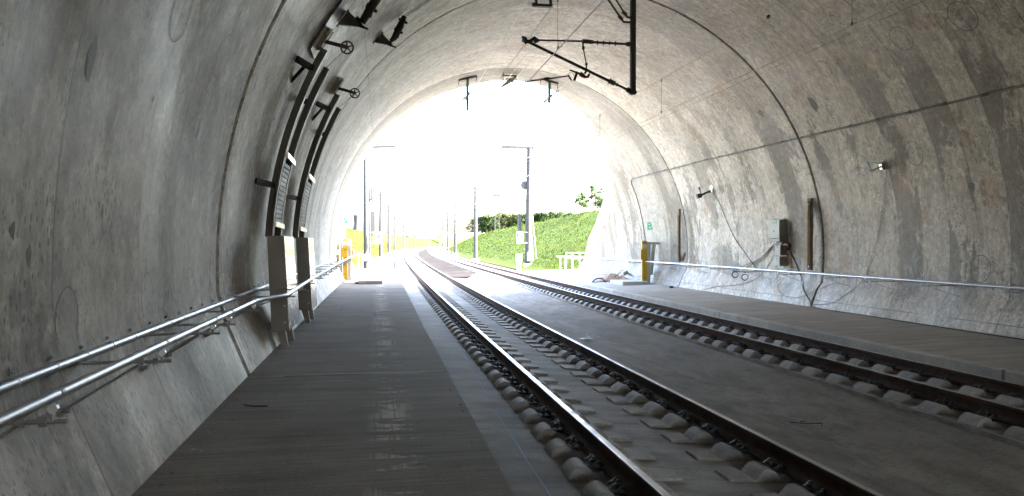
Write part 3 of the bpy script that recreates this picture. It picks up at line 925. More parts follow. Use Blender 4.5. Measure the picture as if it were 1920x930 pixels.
# ================================================================== TENSIONING DEVICES, LEFT WALL
def tension(D0, k_, label, blab):
    """guide rails, weights, arms and pulley of one tensioning device"""
    t = thing("tensioning_device", wallpt(D0, -.5, -1, 0), label, "tensioner", "weight tensioners on the left wall")
    Dd = D0 + (.95 if k_ == 0 else 1.15)
    def gr(D, z0, z1, name, wD=.13, off=.25, dp=.10):
        a0 = ang_of(XC - math.sqrt((RR - off) ** 2 - (z0 - ZC) ** 2), z0); a1 = ang_of(XC - math.sqrt((RR - off) ** 2 - (z1 - ZC) ** 2), z1)
        b = MB(); n = 14
        for i in range(n + 1):
            a = a0 + (a1 - a0) * i / n
            for (dd, o_) in ((-wD / 2, off), (wD / 2, off), (wD / 2, off - dp), (-wD / 2, off - dp)):
                b.v.append(tuple(wallpt(D + dd, ang=a, off=o_)))
        for i in range(n):
            for j in range(4): b.f.append((4 * i + j, 4 * i + (j + 1) % 4, 4 * i + 4 + (j + 1) % 4, 4 * i + 4 + j)); b.mi.append(0)
        b.f += [(3, 2, 1, 0), (4 * n, 4 * n + 1, 4 * n + 2, 4 * n + 3)]; b.mi += [0, 0]
        return b.build(name, M['darksteel'], t)
    gr(D0, .08, 2.78, "guide_rail"); gr(Dd, .08, 2.72, "guide_rail")
    # dark steel back plate on the wall above
    b = MB(); n = 12; a0, a1 = (152, 132) if k_ == 0 else (152, 151)
    if k_ == 0:
        for i in range(n + 1):
            a = a0 + (a1 - a0) * i / n
            for dd, o_ in ((-.10, .045), (.55, .045), (.55, .01), (-.10, .01)): b.v.append(tuple(wallpt(D0 + dd, ang=a, off=o_)))
        for i in range(n):
            for j in range(4): b.f.append((4 * i + j, 4 * i + (j + 1) % 4, 4 * i + 4 + (j + 1) % 4, 4 * i + 4 + j)); b.mi.append(0)
        b.f += [(3, 2, 1, 0), (4 * n, 4 * n + 1, 4 * n + 2, 4 * n + 3)]; b.mi += [0, 0]
        b.build("back_plate", M['darksteel'], t)
    # flat side plate beside the lower guide rail
    b = MB()
    for z0, z1 in ((.35, 1.15),):
        q = [wallpt(D0 - .09, z0, -1, .20), wallpt(D0 + .05, z0, -1, .20), wallpt(D0 + .05, z1, -1, .20), wallpt(D0 - .09, z1, -1, .20)]
        b.prism(q, P(D0, .02, 0) - P(D0, 0, 0))
    b.build("side_plate", M['black'], t)
    # weights between the rails
    for i in range(13):
        z = .33 + i * .068
        b = MB(); c = (wallpt(D0 + .10, z, -1, .19) + wallpt(Dd - .10, z, -1, .19)) / 2
        ax = (wallpt(Dd, z, -1, .19) - wallpt(D0, z, -1, .19)) / 2 * .74
        b.obox(c, ax, Vector((.06, 0, 0)), (.002, 0, .030)); b.build("weight", M['weight'], t)
    MB().tube([(wallpt(D0, z, -1, .11) + wallpt(Dd, z, -1, .11)) / 2 for z in (.3, .7, 1.3, 2.0, 2.5)], .012, 6).build("weight_rod", M['black'], t)
    # bright cross pieces
    for z in (.27, 1.27):
        b = MB(); b.bar(wallpt(D0 + .02, z, -1, .27), wallpt(Dd + .03, z - .02, -1, .27), .03, .075); b.build("cross_piece", M['stain'], t)
    # stand-off arms to the wall
    for z, dd in ((.82, -.30), (2.52, -.25)):
        b = MB(); b.bar(wallpt(D0 + dd - .25, z + .03, -1, 0), wallpt(D0 + .02, z, -1, .2), .07, .075)
        if z > 2: b.bar(wallpt(D0 - .12, z - .22, -1, 0), wallpt(D0 - .2, z, -1, .1), .012, .05)
        b.build("standoff_arm", M['black'], t)
    b = MB(); b.bar(wallpt(Dd, 2.25, -1, .0), wallpt(Dd, 2.2, -1, .2), .08, .08); b.build("standoff_arm", M['black'], t)
    # pulley on its bracket
    zz = 3.03
    wb = wallpt(D0 + .15, zz, -1, 0); wc = P(D0 - .1, -.44, 2.83)
    pl = MB()
    dd = P(D0, 0, 0) - P(D0 - 1, 0, 0)
    e1 = wallpt(D0 + .10, 3.18, -1, .01); e2 = wallpt(D0 + .10, 2.86, -1, .01)
    pl.prism([e1, e2, e2 + Vector((.13, -.02, .0)), e1 + Vector((.12, -.02, -.05))], (0, .012, 0))
    pl.prism([e1 + Vector((0, .16, 0)), e2 + Vector((0, .16, 0)), e2 + Vector((.13, .14, .0)), e1 + Vector((.12, .14, -.05))], (0, .012, 0))
    pl.build("pulley_bracket", M['stain'], t)
    MB().bar(wb + Vector((.05, .02, -.05)), wc + Vector((.01, 0, 0)), .05, .055).build("pulley_arm", M['brownsteel'], t)
    w_ = MB(); ax = Vector((.12, 1, .05)).normalized()
    w_.torus(wc, ax, .088, .0125, 28, 8)
    w_.disc(wc, ax, .028, .05, 14)
    a = ax.orthogonal().normalized(); c_ = ax.cross(a)
    for i in range(5):
        th_ = 2 * math.pi * i / 5 + .4; dr = a * math.cos(th_) + c_ * math.sin(th_)
        w_.bar(wc + dr * .02, wc + dr * .085, .018, .014, up=ax)
    w_.build("pulley_wheel", M['brownsteel'], t, smooth=True)
    # rope over the pulley down the rail
    MB().tube([wc + Vector((-.06, 0, -.06)), wallpt(Dd, 2.7, -1, .16)], .004, 5).build("rope", M['cable'], t)
    # triangular anchor and tensioner body higher up
    if k_ == 0:
        T = [(D0 + .7, -.62, 3.38), (D0 + .7, -.46, 3.60), (D0 + .7, -.20, 3.36)]; blk = [(-.33, 3.50), (-.24, 3.44), (-.03, 3.80), (.12, 4.05)]
    else:
        T = [(D0 + .9, -.10, 4.07), (D0 + .9, .07, 4.26), (D0 + .9, .30, 4.01)]; blk = [(.24, 4.10), (.31, 4.16), (.43, 4.40), (.52, 4.62)]
    Dt = T[0][0]
    b = MB(); b.prism([P(*q) for q in T], P(Dt + .05, 0, 0) - P(Dt, 0, 0))
    for q in T[:2]: b.tube([P(Dt - .03, q[1], q[2]), P(Dt + .09, q[1], q[2])], .022, 8)
    q = T[2]; b.tube([P(Dt, q[1] - .1, q[2] + .01), P(Dt, q[1] + .05, q[2] - .03)], .018, 6)
    b.tube([P(Dt + .02, T[0][1], T[0][2]), wallpt(Dt + .02, T[0][2] - .02 if k_ == 0 else T[0][2], -1, 0)], .014, 6)
    b.tube([P(Dt + .02, T[1][1], T[1][2]), wallpt(Dt + .02, T[1][2] + .03, -1, 0)], .014, 6)
    b.build("anchor_bracket", M['black'], t)
    b = MB(); p0, p1, p2, p3 = [P(Dt, *q) for q in blk]
    b.tube([p0, p1, p2, p3], [.035, .06, .075, .05], 8)
    for f in (.35, .8):
        c = p1 + (p3 - p1) * f; b.tube([c + Vector((-.07, 0, .04)), c + Vector((.10, 0, -.05))], .028, 8)
    b.obox(p1.lerp(p3, .6), Vector((.05, 0, .03)), Vector((0, .05, 0)), (p3 - p1) * .22)
    b.obox((p1 + p2) / 2, Vector((.03, 0, .09)), Vector((0, .03, 0)), Vector((.06, 0, -.025)))
    b.tube([p0, P(Dt, T[2][1] - .05, T[2][2] + .02)], .022, 6)
    b.build("tensioner_body", M['black'], t, smooth=True)
    b = MB()
    for s_ in (-.03, .03):
        b.tube([p3 + Vector((s_, 0, 0)), wallpt(Dt + .3, ang=128 if k_ == 0 else 122, off=.02) + Vector((s_, 0, 0))], .005, 5)
    b.build("rope", M['cable'], t)
    return t
tension(11.5, 0, "dark curved tensioner rails, weights and pulley above the nearer steel box", 0)
tension(14.95, 1, "dark curved tensioner rails, weights and pulley above the farther steel box", 1)

def steel_box(Da, Db, top, bot, xt, xb, legs, label):
    t = thing("steel_box", P((Da + Db) / 2, -1.35, -1.48), label, "box", "steel weight boxes on the left walkway")
    b = MB()
    vs_ = [P(D, x, z) for D in (Da, Db) for (x, z) in ((xb[0], bot), (xb[1], bot), (xt[1], top), (xt[0], top))]
    b.add(vs_, [(0, 1, 2, 3), (7, 6, 5, 4), (0, 4, 5, 1), (1, 5, 6, 2), (2, 6, 7, 3), (3, 7, 4, 0)])
    b.build("casing", M['steelmatt'], t, bevel=.008)
    b = MB(); e = .006
    b.add([P(Da + .012, xb[1] + e, bot + .01), P(Db - .012, xb[1] + e, bot + .01), P(Db - .012, xt[1] + e, top - .01), P(Da + .012, xt[1] + e, top - .01),
           P(Da + .012, xb[1] - e, bot + .01), P(Db - .012, xb[1] - e, bot + .01), P(Db - .012, xt[1] - e, top - .01), P(Da + .012, xt[1] - e, top - .01)],
          [(0, 1, 2, 3), (7, 6, 5, 4), (0, 4, 5, 1), (1, 5, 6, 2), (2, 6, 7, 3), (3, 7, 4, 0)])
    b.build("side_panel", M['stain'], t)
    for (D, x) in legs:
        b = MB(); b.prism([P(D, x - .09, bot + .02), P(D, x + .035, bot + .02), P(D, x + .085, -1.479), P(D, x + .0, -1.479)], P(D + .10, 0, 0) - P(D, 0, 0)); b.build("leg", M['steelmatt'], t)
    b = MB()
    for D, z in ((Da - .004, bot + .12), (Da - .004, bot + .35)):
        b.disc(P(D, xb[1] - .06, z), (0, 1, 0), .012, .01, 10)
    b.build("screw", M['galv'], t)
steel_box(11.0, 12.2, .095, -1.225, (-1.51, -1.285), (-1.45, -1.215), ((11.38, -1.36), (12.0, -1.34)), "nearer tall slanting stainless steel box on short legs beside the walkway")
steel_box(14.3, 15.45, .095, -1.22, (-1.47, -1.26), (-1.42, -1.19), ((14.6, -1.33), (15.25, -1.31)), "farther tall slanting stainless steel box on short legs beside the walkway")

# ================================================================== OVERHEAD LINE
def wire(name, pts, r, m_, parent=None, label=None, cat=None):
    o = MB().tube(pts, r, 6).build(name, m_, parent, smooth=True)
    if label: tag(o, label, cat)
    return o
def overhead(Xw, drops, label, xm=None):
    t = thing("overhead_line", P(10, Xw, 3.0), label, "contact line", "overhead lines of the two tracks")
    xm = xm or Xw
    cs = [P(D, Xw, 3.05) for D in frange(-20, 33, 2)] + [P(D, Xw + .5 * math.sin((D - 33) / 25), 3.05) for D in frange(36, 320, 6)]
    wire("contact_wire", cs, .0075, M['copper'], t)
    cm = [P(D, xm, 3.85) for D in frange(-20, 33, 2)] + [P(D, xm, 3.85 + .30 * min(1, (D - 33) / 22)) for D in frange(36, 320, 6)]
    wire("messenger_wire", cm, .0065, M['copper'], t)
    for D in drops:
        b = MB(); b.tube([P(D, Xw, 3.06), P(D, xm, 3.85)], .0032, 5)
        b.tube([P(D, Xw, 3.05), P(D, Xw, 3.10)], .012, 6); b.tube([P(D, xm, 3.80), P(D, xm, 3.87)], .012, 6)
        b.torus(P(D, Xw + .04, 3.12), (0, 1, 0), .035, .0025, 12, 4)
        b.build("dropper", M['cable'], t)
    return t
overhead(2.80, (6.5, 11.86, 17.3, 22.5, 27.5), "copper contact wire and messenger wire above the left track", 2.80)
overhead(6.57, (5.0, 9.85, 17.3, 22.5, 27.5), "copper contact wire and messenger wire above the right track", 6.57)
tag(MB().disc(P(12.21, 6.57, 3.86), (0, 1, 0), .03, .05, 8).build("wire_clamp", M['brownsteel']), "small dark clamp gripping the right messenger wire", "clamp")
# feeder wires under the crown
wire("feeder_wire", [P(D, 3.40, 5.62 - .0 * D) for D in frange(-20, 27.6, 2)], .0075, M['copper'], None, "single pale feeder wire under the crown, left of the double feeder wires", "wire")
wire("feeder_wire", [P(D, 6.50, 5.66) for D in frange(-20, 27.9, 2)], .0075, M['copper'], None, "single pale feeder wire high above the right track, ending at the right hanging post", "wire")
t = thing("double_feeder", P(20, 4.7, 6.0), "pair of bright feeder wires side by side under the tunnel crown", "wires")
wire("feeder_wire", [P(D, 4.55, 5.92) for D in frange(-20, 28.0, 2)], .010, M['copper'], t)
wire("feeder_wire", [P(D, 4.83, 5.93) for D in frange(-20, 28.0, 2)], .010, M['copper'], t)
b = MB(); D = 13.9
b.tube([P(D, 4.55, 5.93), P(D, 4.60, 6.02), P(D, 4.78, 6.02), P(D, 4.83, 5.93)], .006, 6)
for x in (4.55, 4.83): b.tube([P(D - .05, x, 5.92), P(D + .05, x, 5.92)], .03, 8)
b.build("spacer", M['brownsteel'], t)

# terminal posts and insulators near the portal
def hang_post(X, D, zt, zb, pp, zl, label):
    t = thing("hanging_post", P(D, X, zt), label, "hanging post", "hanging posts near the portal")
    c0 = wallpt(D, ang=ang_of(X - .33, math.sqrt(RR ** 2 - (X - .33 - XC) ** 2) + ZC), off=.03); c1 = wallpt(D, ang=ang_of(X + .33, math.sqrt(RR ** 2 - (X + .33 - XC) ** 2) + ZC), off=.03)
    b = MB(); b.bar(c0, c1, .25, .04)
    for c in (c0, c1): b.tube([c, c + Vector((0, 0, -.16))], .012, 6)
    b.build("head_plate", M['brownsteel'], t)
    b = MB(); b.bar(P(D, X, zt), P(D, X, zb), .10, .10, up=(0, 1, 0)); b.build("post", M['insgreen'], t)
    b = MB(); p0 = P(D - .45, X + pp, zl + .12); p1 = P(D + .5, X - pp, zl - .28)
    b.tube([p0, p0.lerp(p1, .35)], .03, 8); b.tube([p0.lerp(p1, .35), p0.lerp(p1, .75)], [.045, .055], 10); b.tube([p0.lerp(p1, .75), p1], [.03, .022], 8)
    b.build("insulator", M['galv_dull'], t, smooth=True)
    q = [p0, p0.lerp(p1, .25) + Vector((0, 0, -.62)), p0.lerp(p1, .5) + Vector((0, 0, -.95)), p0.lerp(p1, .62) + Vector((0, 0, -.93)), p0.lerp(p1, .85) + Vector((0, 0, -.40)), p1]
    b = MB(); b.tube(catmull(q, 5), .008, 5); b.tube([q[2] + Vector((-.04, 0, 0)), q[2] + Vector((.06, 0, 0))], .022, 6); b.build("jumper", M['cable'], t)
    wire("tail_wire", [p1, P(D + 34, X - pp * 5 - .6, zl - .9)], .006, M['galv_dull'], t)
    return t
hang_post(3.16, 28.2, 6.03, 4.87, .22, 5.50, "green-grey post hanging from the crown with insulator and looped jumper, left of the pair")
hang_post(6.28, 28.4, 6.08, 5.27, .26, 5.55, "green-grey post hanging from the crown with insulator and looped jumper, right of the pair")
t = thing("ceiling_insulator", P(28.2, 4.7, 6.2), "cluster of small insulators at the crown where the double feeder wires end", "insulator")
b = MB(); b.bar(P(28.2, 4.45, 6.2), P(28.2, 5.0, 6.2), .1, .04)
for x in (4.48, 4.97): b.tube([P(28.2, x, 6.24), P(28.2, x, 6.0)], .014, 6)
b.build("bracket", M['brownsteel'], t)
b = MB(); b.tube([P(28.0, 4.9, 6.1), P(28.3, 4.65, 5.95), P(28.5, 4.45, 5.82)], [.06, .075, .03], 10)
b.obox(P(28.2, 4.75, 6.03), (.15, 0, 0), (0, .1, 0), (0, 0, .07)); b.build("insulator", M['insgreen'], t, smooth=True)
b = MB(); b.tube(catmull([P(28.2, 4.98, 6.1), P(28.2, 4.99, 5.88), P(28.2, 4.85, 5.72), P(28.2, 4.7, 5.85)], 4), .008, 5); b.build("jumper", M['cable'], t)
# U bracket on the ceiling
t = thing("ceiling_bracket", P(18.5, 3.97, 6.2), "black U-shaped steel bracket hanging from the crown, cut by the top of the photo", "bracket")
b = MB(); zt = 6.32
b.bar(P(18.5, 3.80, 6.24), P(18.5, 3.80, 5.83), .055, .11, up=(0, 1, 0)); b.bar(P(18.5, 4.16, 6.27), P(18.5, 4.16, 5.83), .055, .11, up=(0, 1, 0)); b.bar(P(18.5, 3.74, 5.815), P(18.5, 4.21, 5.815), .11, .065)
b.tube([P(18.5, 3.70, 5.83), P(18.5, 3.80, 5.83)], .05, 8)
b.build("frame", M['black'], t)

# cantilever on its drop post
def tubeD(pts, r, D=14.3): return [P(D, x, z) for x, z in pts]
t = thing("cantilever", P(14.3, 4.82, 6.26), "black drop post with hinged cantilever arms and steady arm holding the left overhead line", "cantilever")
b = MB(); b.bar(P(14.3, 4.86, 6.24), P(14.3, 4.86, 2.87), .095, .095, up=(0, 1, 0)); b.bar(P(14.3, 4.86, 2.93), P(14.3, 4.86, 2.89), .125, .125, up=(0, 1, 0)); b.build("drop_post", M['black'], t)
D = 14.3
b = MB(); b.tube([P(D, 4.80, 3.84), P(D, 3.98, 3.85)], .022, 10); b.tube([P(D, 4.06, 3.85), P(D, 3.85, 3.86)], .04, 10); b.tube([P(D, 3.98, 3.86), P(D, 2.90, 3.84)], .017, 10)
b.tube([P(D, 4.80, 3.84), P(D, 4.73, 3.84)], .045, 10); b.tube([P(D, 2.96, 3.84), P(D, 2.90, 3.84)], .04, 10)
b.build("top_tube", M['brownsteel'], t, smooth=True)
b = MB()
for x in (4.15, 4.27, 4.39, 4.51): b.disc(P(D, x, 3.845), (1, 0, 0), .048, .008, 14)
b.build("insulator", M['insul'], t, smooth=True)
b = MB(); b.tube([P(D, 4.80, 2.94), P(D, 2.80, 3.80)], .012, 8)
b.tube([P(D, 4.40, 3.11), P(D, 2.82, 3.79)], .028, 12); b.tube([P(D, 4.80, 2.94), P(D, 4.45, 3.09)], .022, 10); b.tube([P(D, 4.82, 2.93), P(D, 4.74, 2.97)], .05, 10)
b.tube([P(D, 4.48, 3.075), P(D, 4.38, 3.12)], .045, 10)
b.build("diagonal_tube", M['brownsteel'], t, smooth=True)
b = MB(); dv = Vector((P(D, 4.80, 2.94) - P(D, 2.80, 3.80))).normalized()
for f, r in ((4.17, .07), (4.22, .05), (4.27, .05), (4.32, .045)):
    f = f + .22; z = 2.94 + (4.80 - f) * .43; b.disc(P(D, f, z), dv, r, .008, 14)
b.build("insulator", M['insul'], t, smooth=True)
b = MB(); b.tube([P(D, 2.70, 3.83), P(D, 2.82, 3.80), P(D, 2.92, 3.88), P(D, 3.0, 3.84)], [.035, .04, .035, .02], 8)
b.tube([P(D - .06, 2.72, 3.84), P(D + .06, 2.72, 3.84)], .045, 8); b.tube([P(D, 2.68, 3.90), P(D, 2.76, 3.76)], .025, 6); b.tube([P(D, 2.86, 3.76), P(D, 3.0, 3.82)], .012, 6)
b.build("wire_saddle", M['black'], t, smooth=True)
b = MB(); b.tube([P(D, 3.86, 3.84), P(D, 3.87, 3.72), P(D, 3.93, 3.42), P(D, 3.93, 3.30), P(D, 3.90, 3.24)], [.022, .011, .010, .020, .022], 8)
b.tube([P(D, 3.87, 3.76), P(D, 3.87, 3.70)], .028, 8); b.tube([P(D, 3.93, 3.44), P(D, 3.93, 3.40)], .026, 8); b.build("support_rod", M['black'], t, smooth=True)
b = MB(); b.tube([P(D, 3.60, 3.30), P(D, 3.78, 3.24), P(D, 3.90, 3.18), P(D, 3.96, 3.18), P(D, 3.99, 3.24)], [.014, .020, .03, .025, .02], 8)
b.tube([P(D, 3.75, 3.27), P(D, 3.69, 3.10)], .026, 8); b.tube([P(D, 3.80, 3.24), P(D, 3.88, 3.19)], .042, 8)
b.torus(P(D, 3.63, 3.20), (0, 1, 0), .05, .004, 14, 4)
b.build("steady_arm_joint", M['black'], t, smooth=True)
b = MB(); b.tube([P(D, 3.60, 3.19), P(D, 3.15, 3.11), P(D, 2.74, 3.05), P(D, 2.70, 2.98)], .014, 8); b.tube([P(D, 3.10, 3.115), P(D, 3.20, 3.13)], .022, 8); b.tube([P(D, 3.57, 3.20), P(D, 3.64, 3.10)], .016, 6); b.build("steady_arm", M['brownsteel'], t, smooth=True)
b = MB()
for x0, z0, x1, z1, r in ((3.95, 5.25, 4.62, 4.33, .020), (4.10, 5.30, 4.70, 4.42, .016)):
    b.tube([P(D, x0, z0), P(D, x1, z1)], r, 10); b.tube([P(D, x1 - .01, z1 + .02), P(D, x1 + .05, z1 - .06), P(D, 4.84, z1 - .07)], .024, 8)
    b.tube([P(D, x1 - .05, z1 + .05), P(D, x1 + .03, z1 - .02)], .036, 8)
b.tube([P(D, 3.3, 6.05), P(D, 4.0, 5.18)], .02, 8)
b.build("upper_brace", M['brownsteel'], t, smooth=True)

# ================================================================== RIGHT WALL EQUIPMENT
# cabinets
t = thing("control_cabinet", wallpt(20.3, .35, 1, 0), "largest grey cabinet mounted on the right wall, above two smaller ones", "cabinet", "cabinets on the right wall")
F = lambda q: P(q.y, q.x, q.z)
b = MB(); b.box((11.06, 19.97, .03), (11.40, 20.57, .65), F); b.build("casing", M['box_shaded'], t, bevel=.006)
b = MB(); b.box((11.04, 19.975, .035), (11.059, 20.565, .645), F); b.build("door", M['boxgrey'], t, bevel=.005)
b = MB(); b.box((11.033, 20.1, .53), (11.04, 20.4, .62), F); b.build("label_plate", M['green2'], t)
b = MB()
for y in (20.06, 20.18, 20.3, 20.42): b.disc(P(y, 11.035, .12), (1, 0, 0), .014, .012, 8)
b.disc(P(20.28, 11.035, .33), (1, 0, 0), .02, .012, 10)
b.build("lock", M['signblack'], t)
for y in (20.0, 20.5): MB().box((11.16, y, .655), (11.36, y + .05, .68), F).build("top_lip", M['white'], t)
for z0, z1, x0, y1, nm, lab in ((-.36, -.07, 11.11, 20.32, "junction_box", "small grey-green box on the right wall, upper of two under the large cabinet"), (-.65, -.39, 11.09, 20.36, "junction_box", "small grey-green box on the right wall, lower of two, just above the handrail")):
    t = thing(nm, wallpt(20.3, z0, 1, 0), lab, "junction box", "cabinets on the right wall")
    b = MB(); b.box((x0 + .01, 20.03, z0), (11.36, y1, z1), F); b.build("casing", M['box_shaded'], t, bevel=.006)
    b = MB(); b.box((x0 - .01, 20.035, z0 + .005), (x0 + .009, y1 - .005, z1 - .005), F); b.build("lid", M['boxwhite'], t, bevel=.004)
    b = MB(); b.disc(P(20.18, x0 - .012, z1 - .07), (1, 0, 0), .013, .01, 8); b.build("screw", M['signblack'], t)
# reddish coil
b = MB()
for i in range(9):
    b.torus(P(19.85 + .012 * i, 11.20 + .01 * math.sin(i * 2.1), -.10 + .012 * math.cos(i * 1.7)), (.25 + .1 * math.sin(i), 1, .1 * math.cos(i * 2)), .11 + .015 * math.sin(i * 3), .007, 26, 5)
tag(b.build("cable_coil", M['orangecoil'], smooth=True), "reddish brown coil of cable hanging beside the large wall cabinet", "cable coil")
# loose cables
def loose(name, pts, r, m_, label, cat="cable"):
    return tag(MB().tube(catmull(pts, 6), r, 6).build(name, m_, smooth=True), label, cat)
W = wallpt
t = thing("cabinet_cables", W(20.5, -.4, 1, .03), "bundle of dark cables drooping from under the large wall cabinet", "cables")
for i in range(3):
    MB().tube(catmull([P(19.98, 11.04 + .05 * i, .03), P(20.2, 11.03 + .03 * i, -.02 - .03 * i), W(20.9, -.14 - .02 * i, 1, .04), W(21.5 - .1 * i, -.45, 1, .03), W(22.3 - .25 * i, -.66, 1, .03), W(22.9 - .5 * i, -.78, 1, .03)], 6), .008, 5).build("cable", M['cable'], t, smooth=True)
t_ = MB().tube(catmull([W(20.5, -.2, 1, .03), W(20.9, -.5, 1, .02), W(21.2, -.8, 1, .02), W(21.6, -1.1, 1, .02), W(22.6, -1.32, 1, .02), W(24.0, -1.45, 1, .02), W(25.0, -1.62, 1, .02)], 6), .008, 5).build("cable", M['cablelight'], t, smooth=True)
loose("loose_cable", [W(19.9, -.2, 1, .02), W(19.55, -.55, 1, .02), W(19.2, -.95, 1, .02), W(18.8, -1.25, 1, .02), W(18.35, -1.5, 1, .02), P(18.0, 10.90, -1.63), P(17.0, 10.83, -1.645), P(15.9, 10.86, -1.645), P(14.5, 10.80, -1.645), P(12.5, 10.78, -1.645), P(10.5, 10.80, -1.645), P(8, 10.8, -1.645)], .011, M['cable'], "dark cable sagging down the right wall and lying along its foot")
loose("loose_cable", [W(20.4, -.75, 1, .02), W(20.3, -1.1, 1, .02), W(19.9, -1.4, 1, .02), W(19.2, -1.50, 1, .02), W(18.4, -1.30, 1, .02), W(17.7, -1.02, 1, .02)], .006, M['cablelight'], "thin grey cable looping low on the right wall below the cabinets")
loose("loose_cable", [W(15.3, 1.6, 1, .02), W(15.6, 1.0, 1, .02), W(15.9, .3, 1, .02), W(16.2, -.3, 1, .02), W(16.5, -.9, 1, .02), W(17.0, -1.3, 1, .02), W(17.4, -1.5, 1, .02), W(18.3, -1.6, 1, .02)], .006, M['cablelight'], "thin grey cable hanging from the coil-spring arm down the right wall")
loose("loose_cable", [W(24.3, 1.7, 1, .03), W(24.0, 1.3, 1, .02), W(23.7, .7, 1, .02), W(23.2, .1, 1, .02), W(22.6, -.3, 1, .02), W(22.1, -.6, 1, .02), W(21.7, -.8, 1, .03)], .009, M['cable'], "dark cable hanging from the plain lamp arm down the right wall")
b = MB()
for D_, z_ in ((22.05, -.98), (21.4, -1.03)): b.torus(P(D_, 10.72, z_), (.3, 1, .1), .095, .009, 22, 5); b.torus(P(D_ + .02, 10.74, z_), (.2, 1, .2), .085, .008, 22, 5)
b.tube([P(22.1, 10.66, -.86), P(21.3, 10.7, -.88)], .018, 6)
tag(b.build("hanging_loops", M['cable'], smooth=True), "two black cable loops hanging from the right handrail", "cable loops")
# wall struts
t = thing("wall_strut", W(18.5, -.8, 1, 0), "tall pale metal and timber strut standing off the right wall beside the wide joint", "strut")
b = MB(); b.box((11.0, 18.45, -.60), (11.075, 18.62, 1.08), F); b.build("metal_face", M['woodpale'], t)
b = MB(); b.box((11.078, 18.43, -.72), (11.15, 18.60, 1.16), F); b.build("timber", M['wood'], t)
b = MB(); b.box((11.0, 18.44, .98), (11.15, 18.46, 1.02), F); b.box((11.03, 18.44, -.62), (11.16, 18.46, -.58), F); b.build("strap", M['stain'], t)
t = thing("wall_strut", W(27.1, -.6, 1, 0), "slender brown timber strut on the right wall near the green telephone sign", "strut")
b = MB(); b.box((10.88, 27.05, -.45), (10.97, 27.2, 1.02), F); b.build("timber", M['wood'], t)
b = MB(); b.box((10.89, 27.04, 1.0), (10.98, 27.2, 1.25), F); b.build("wedge", M['cardboard'], t); b = MB(); b.prism([P(27.1, 10.9, -.45), P(27.1, 11.0, -.45), P(27.1, 11.02, -.72), P(27.1, 10.92, -.72)], (0, .1, 0)); b.build("wedge", M['wood'], t); b = MB(); b.prism([P(27.0, 11.0, -.62), P(27.0, 11.12, -.35), P(27.0, 11.16, -.42), P(27.0, 11.06, -.70)], (0, .1, 0)); b.build("wedge", M['cardboard'], t)
# arms
t = thing("lamp_arm", W(24.5, 1.75, 1, 0), "small dark arm with square end on the right wall, farther of two", "wall arm")
b = MB(); b.bar(W(24.3, 1.77, 1, 0), P(24.6, 10.75, 1.62), .05, .06); b.tube([P(24.6, 10.72, 1.65), P(24.6, 10.66, 1.82)], .018, 6); b.disc(P(24.6, 10.655, 1.84), (0, 1, 0), .035, .04, 10); b.build("arm", M['brownsteel'], t)
b = MB(); b.obox(P(24.55, 10.62, 1.58), (.07, 0, .02), (0, .07, 0), (-.02, 0, .07)); b.build("end_block", M['black'], t)
b = MB(); b.obox(W(24.3, 1.79, 1, .02), (.03, 0, 0), (0, .09, 0), (0, 0, .12)); b.build("wall_plate", M['stain'], t)
t = thing("insulator_arm", W(15.4, 1.7, 1, 0), "bright steel bent arm with ribbed insulator on the right wall, nearer of two", "wall arm")
b = MB(); b.bar(W(15.4, 1.70, 1, .02), P(15.4, 10.70, 1.58), .055, .035); b.bar(P(15.4, 10.71, 1.585), P(15.4, 10.62, 1.79), .055, .030, up=(1, 0, 0)); b.build("arm", M['stain'], t)
b = MB(); b.obox(W(15.4, 1.70, 1, .03), (.04, 0, 0), (0, .05, 0), (-.02, 0, .085)); b.build("wall_plate", M['stain'], t)
b = MB(); b.tube([P(15.4, 10.62, 1.77), P(15.4, 10.98, 1.77)], .011, 8)
for i in range(8): b.disc(P(15.4, 10.68 + .035 * i, 1.77), (1, .0, 0), .036, .007, 12)
b.build("insulator", M['boxwhite'], t, smooth=True)

# signs
def on_wall(D, z, w, h, name, m_, label, cat, off=.012, side=1):
    b = MB(); c = W(D, z, side, off); up = (W(D, z + .1, side, off) - W(D, z - .1, side, off)).normalized(); al = (P(D + 1, 0, 0) - P(D, 0, 0)).normalized()
    b.obox(c, al * w / 2, up * h / 2, al.cross(up) * .004); o = b.build(name, m_)
    return tag(o, label, cat), c, up, al
t = thing("telephone_sign", W(31.0, .7, 1, 0), "green square emergency telephone sign on the right wall", "sign")
def handset(parent, c, al, up, s, D, out):
    b = MB(); pts = [c + out + al * s * x + up * s * y for x, y in ((.45, .75), (.62, .35), (.45, -.15), (.05, -.50), (-.40, -.62))]
    b.tube(catmull(pts, 5), s * .09, 6); b.tube([pts[0] + al * s * -.25, pts[0] + al * s * .02], s * .15, 8); b.tube([pts[-1], pts[-1] + up * s * .28], s * .15, 8)
    b.prism([c + out + al * s * x + up * s * y for x, y in ((-.75, .75), (-.25, .62), (-.62, .25))], out * .4)
    b.build("telephone_symbol", M['white'], parent)
c = W(31.0, .7, 1, .02); al = Vector((0, 1, 0)); out = Vector((-.02, 0, 0)); upv = Vector((.12, 0, 1)).normalized()
b = MB(); b.obox(c, (.10, -.16, 0), Vector((0, 0, .16)), (.004, .004, 0)); b.build("plate", M['green'], t)
hd = Vector((-.53, .848, 0))
handset(t, c + Vector((-.015, -.015, 0)), -hd, Vector((0, 0, 1)), .13, 31, Vector((-.008, -.006, 0)))
t = thing("notice_plate", W(28.2, -.15, 1, 0), "small white notice plate low on the right wall beside the slender timber strut", "sign")
b = MB(); c = P(28.3, 11.22, -.14); b.obox(c, (.09, -.08, 0), (0, 0, .10), (.004, .004, 0)); b.build("plate", M['white'], t)
b = MB()
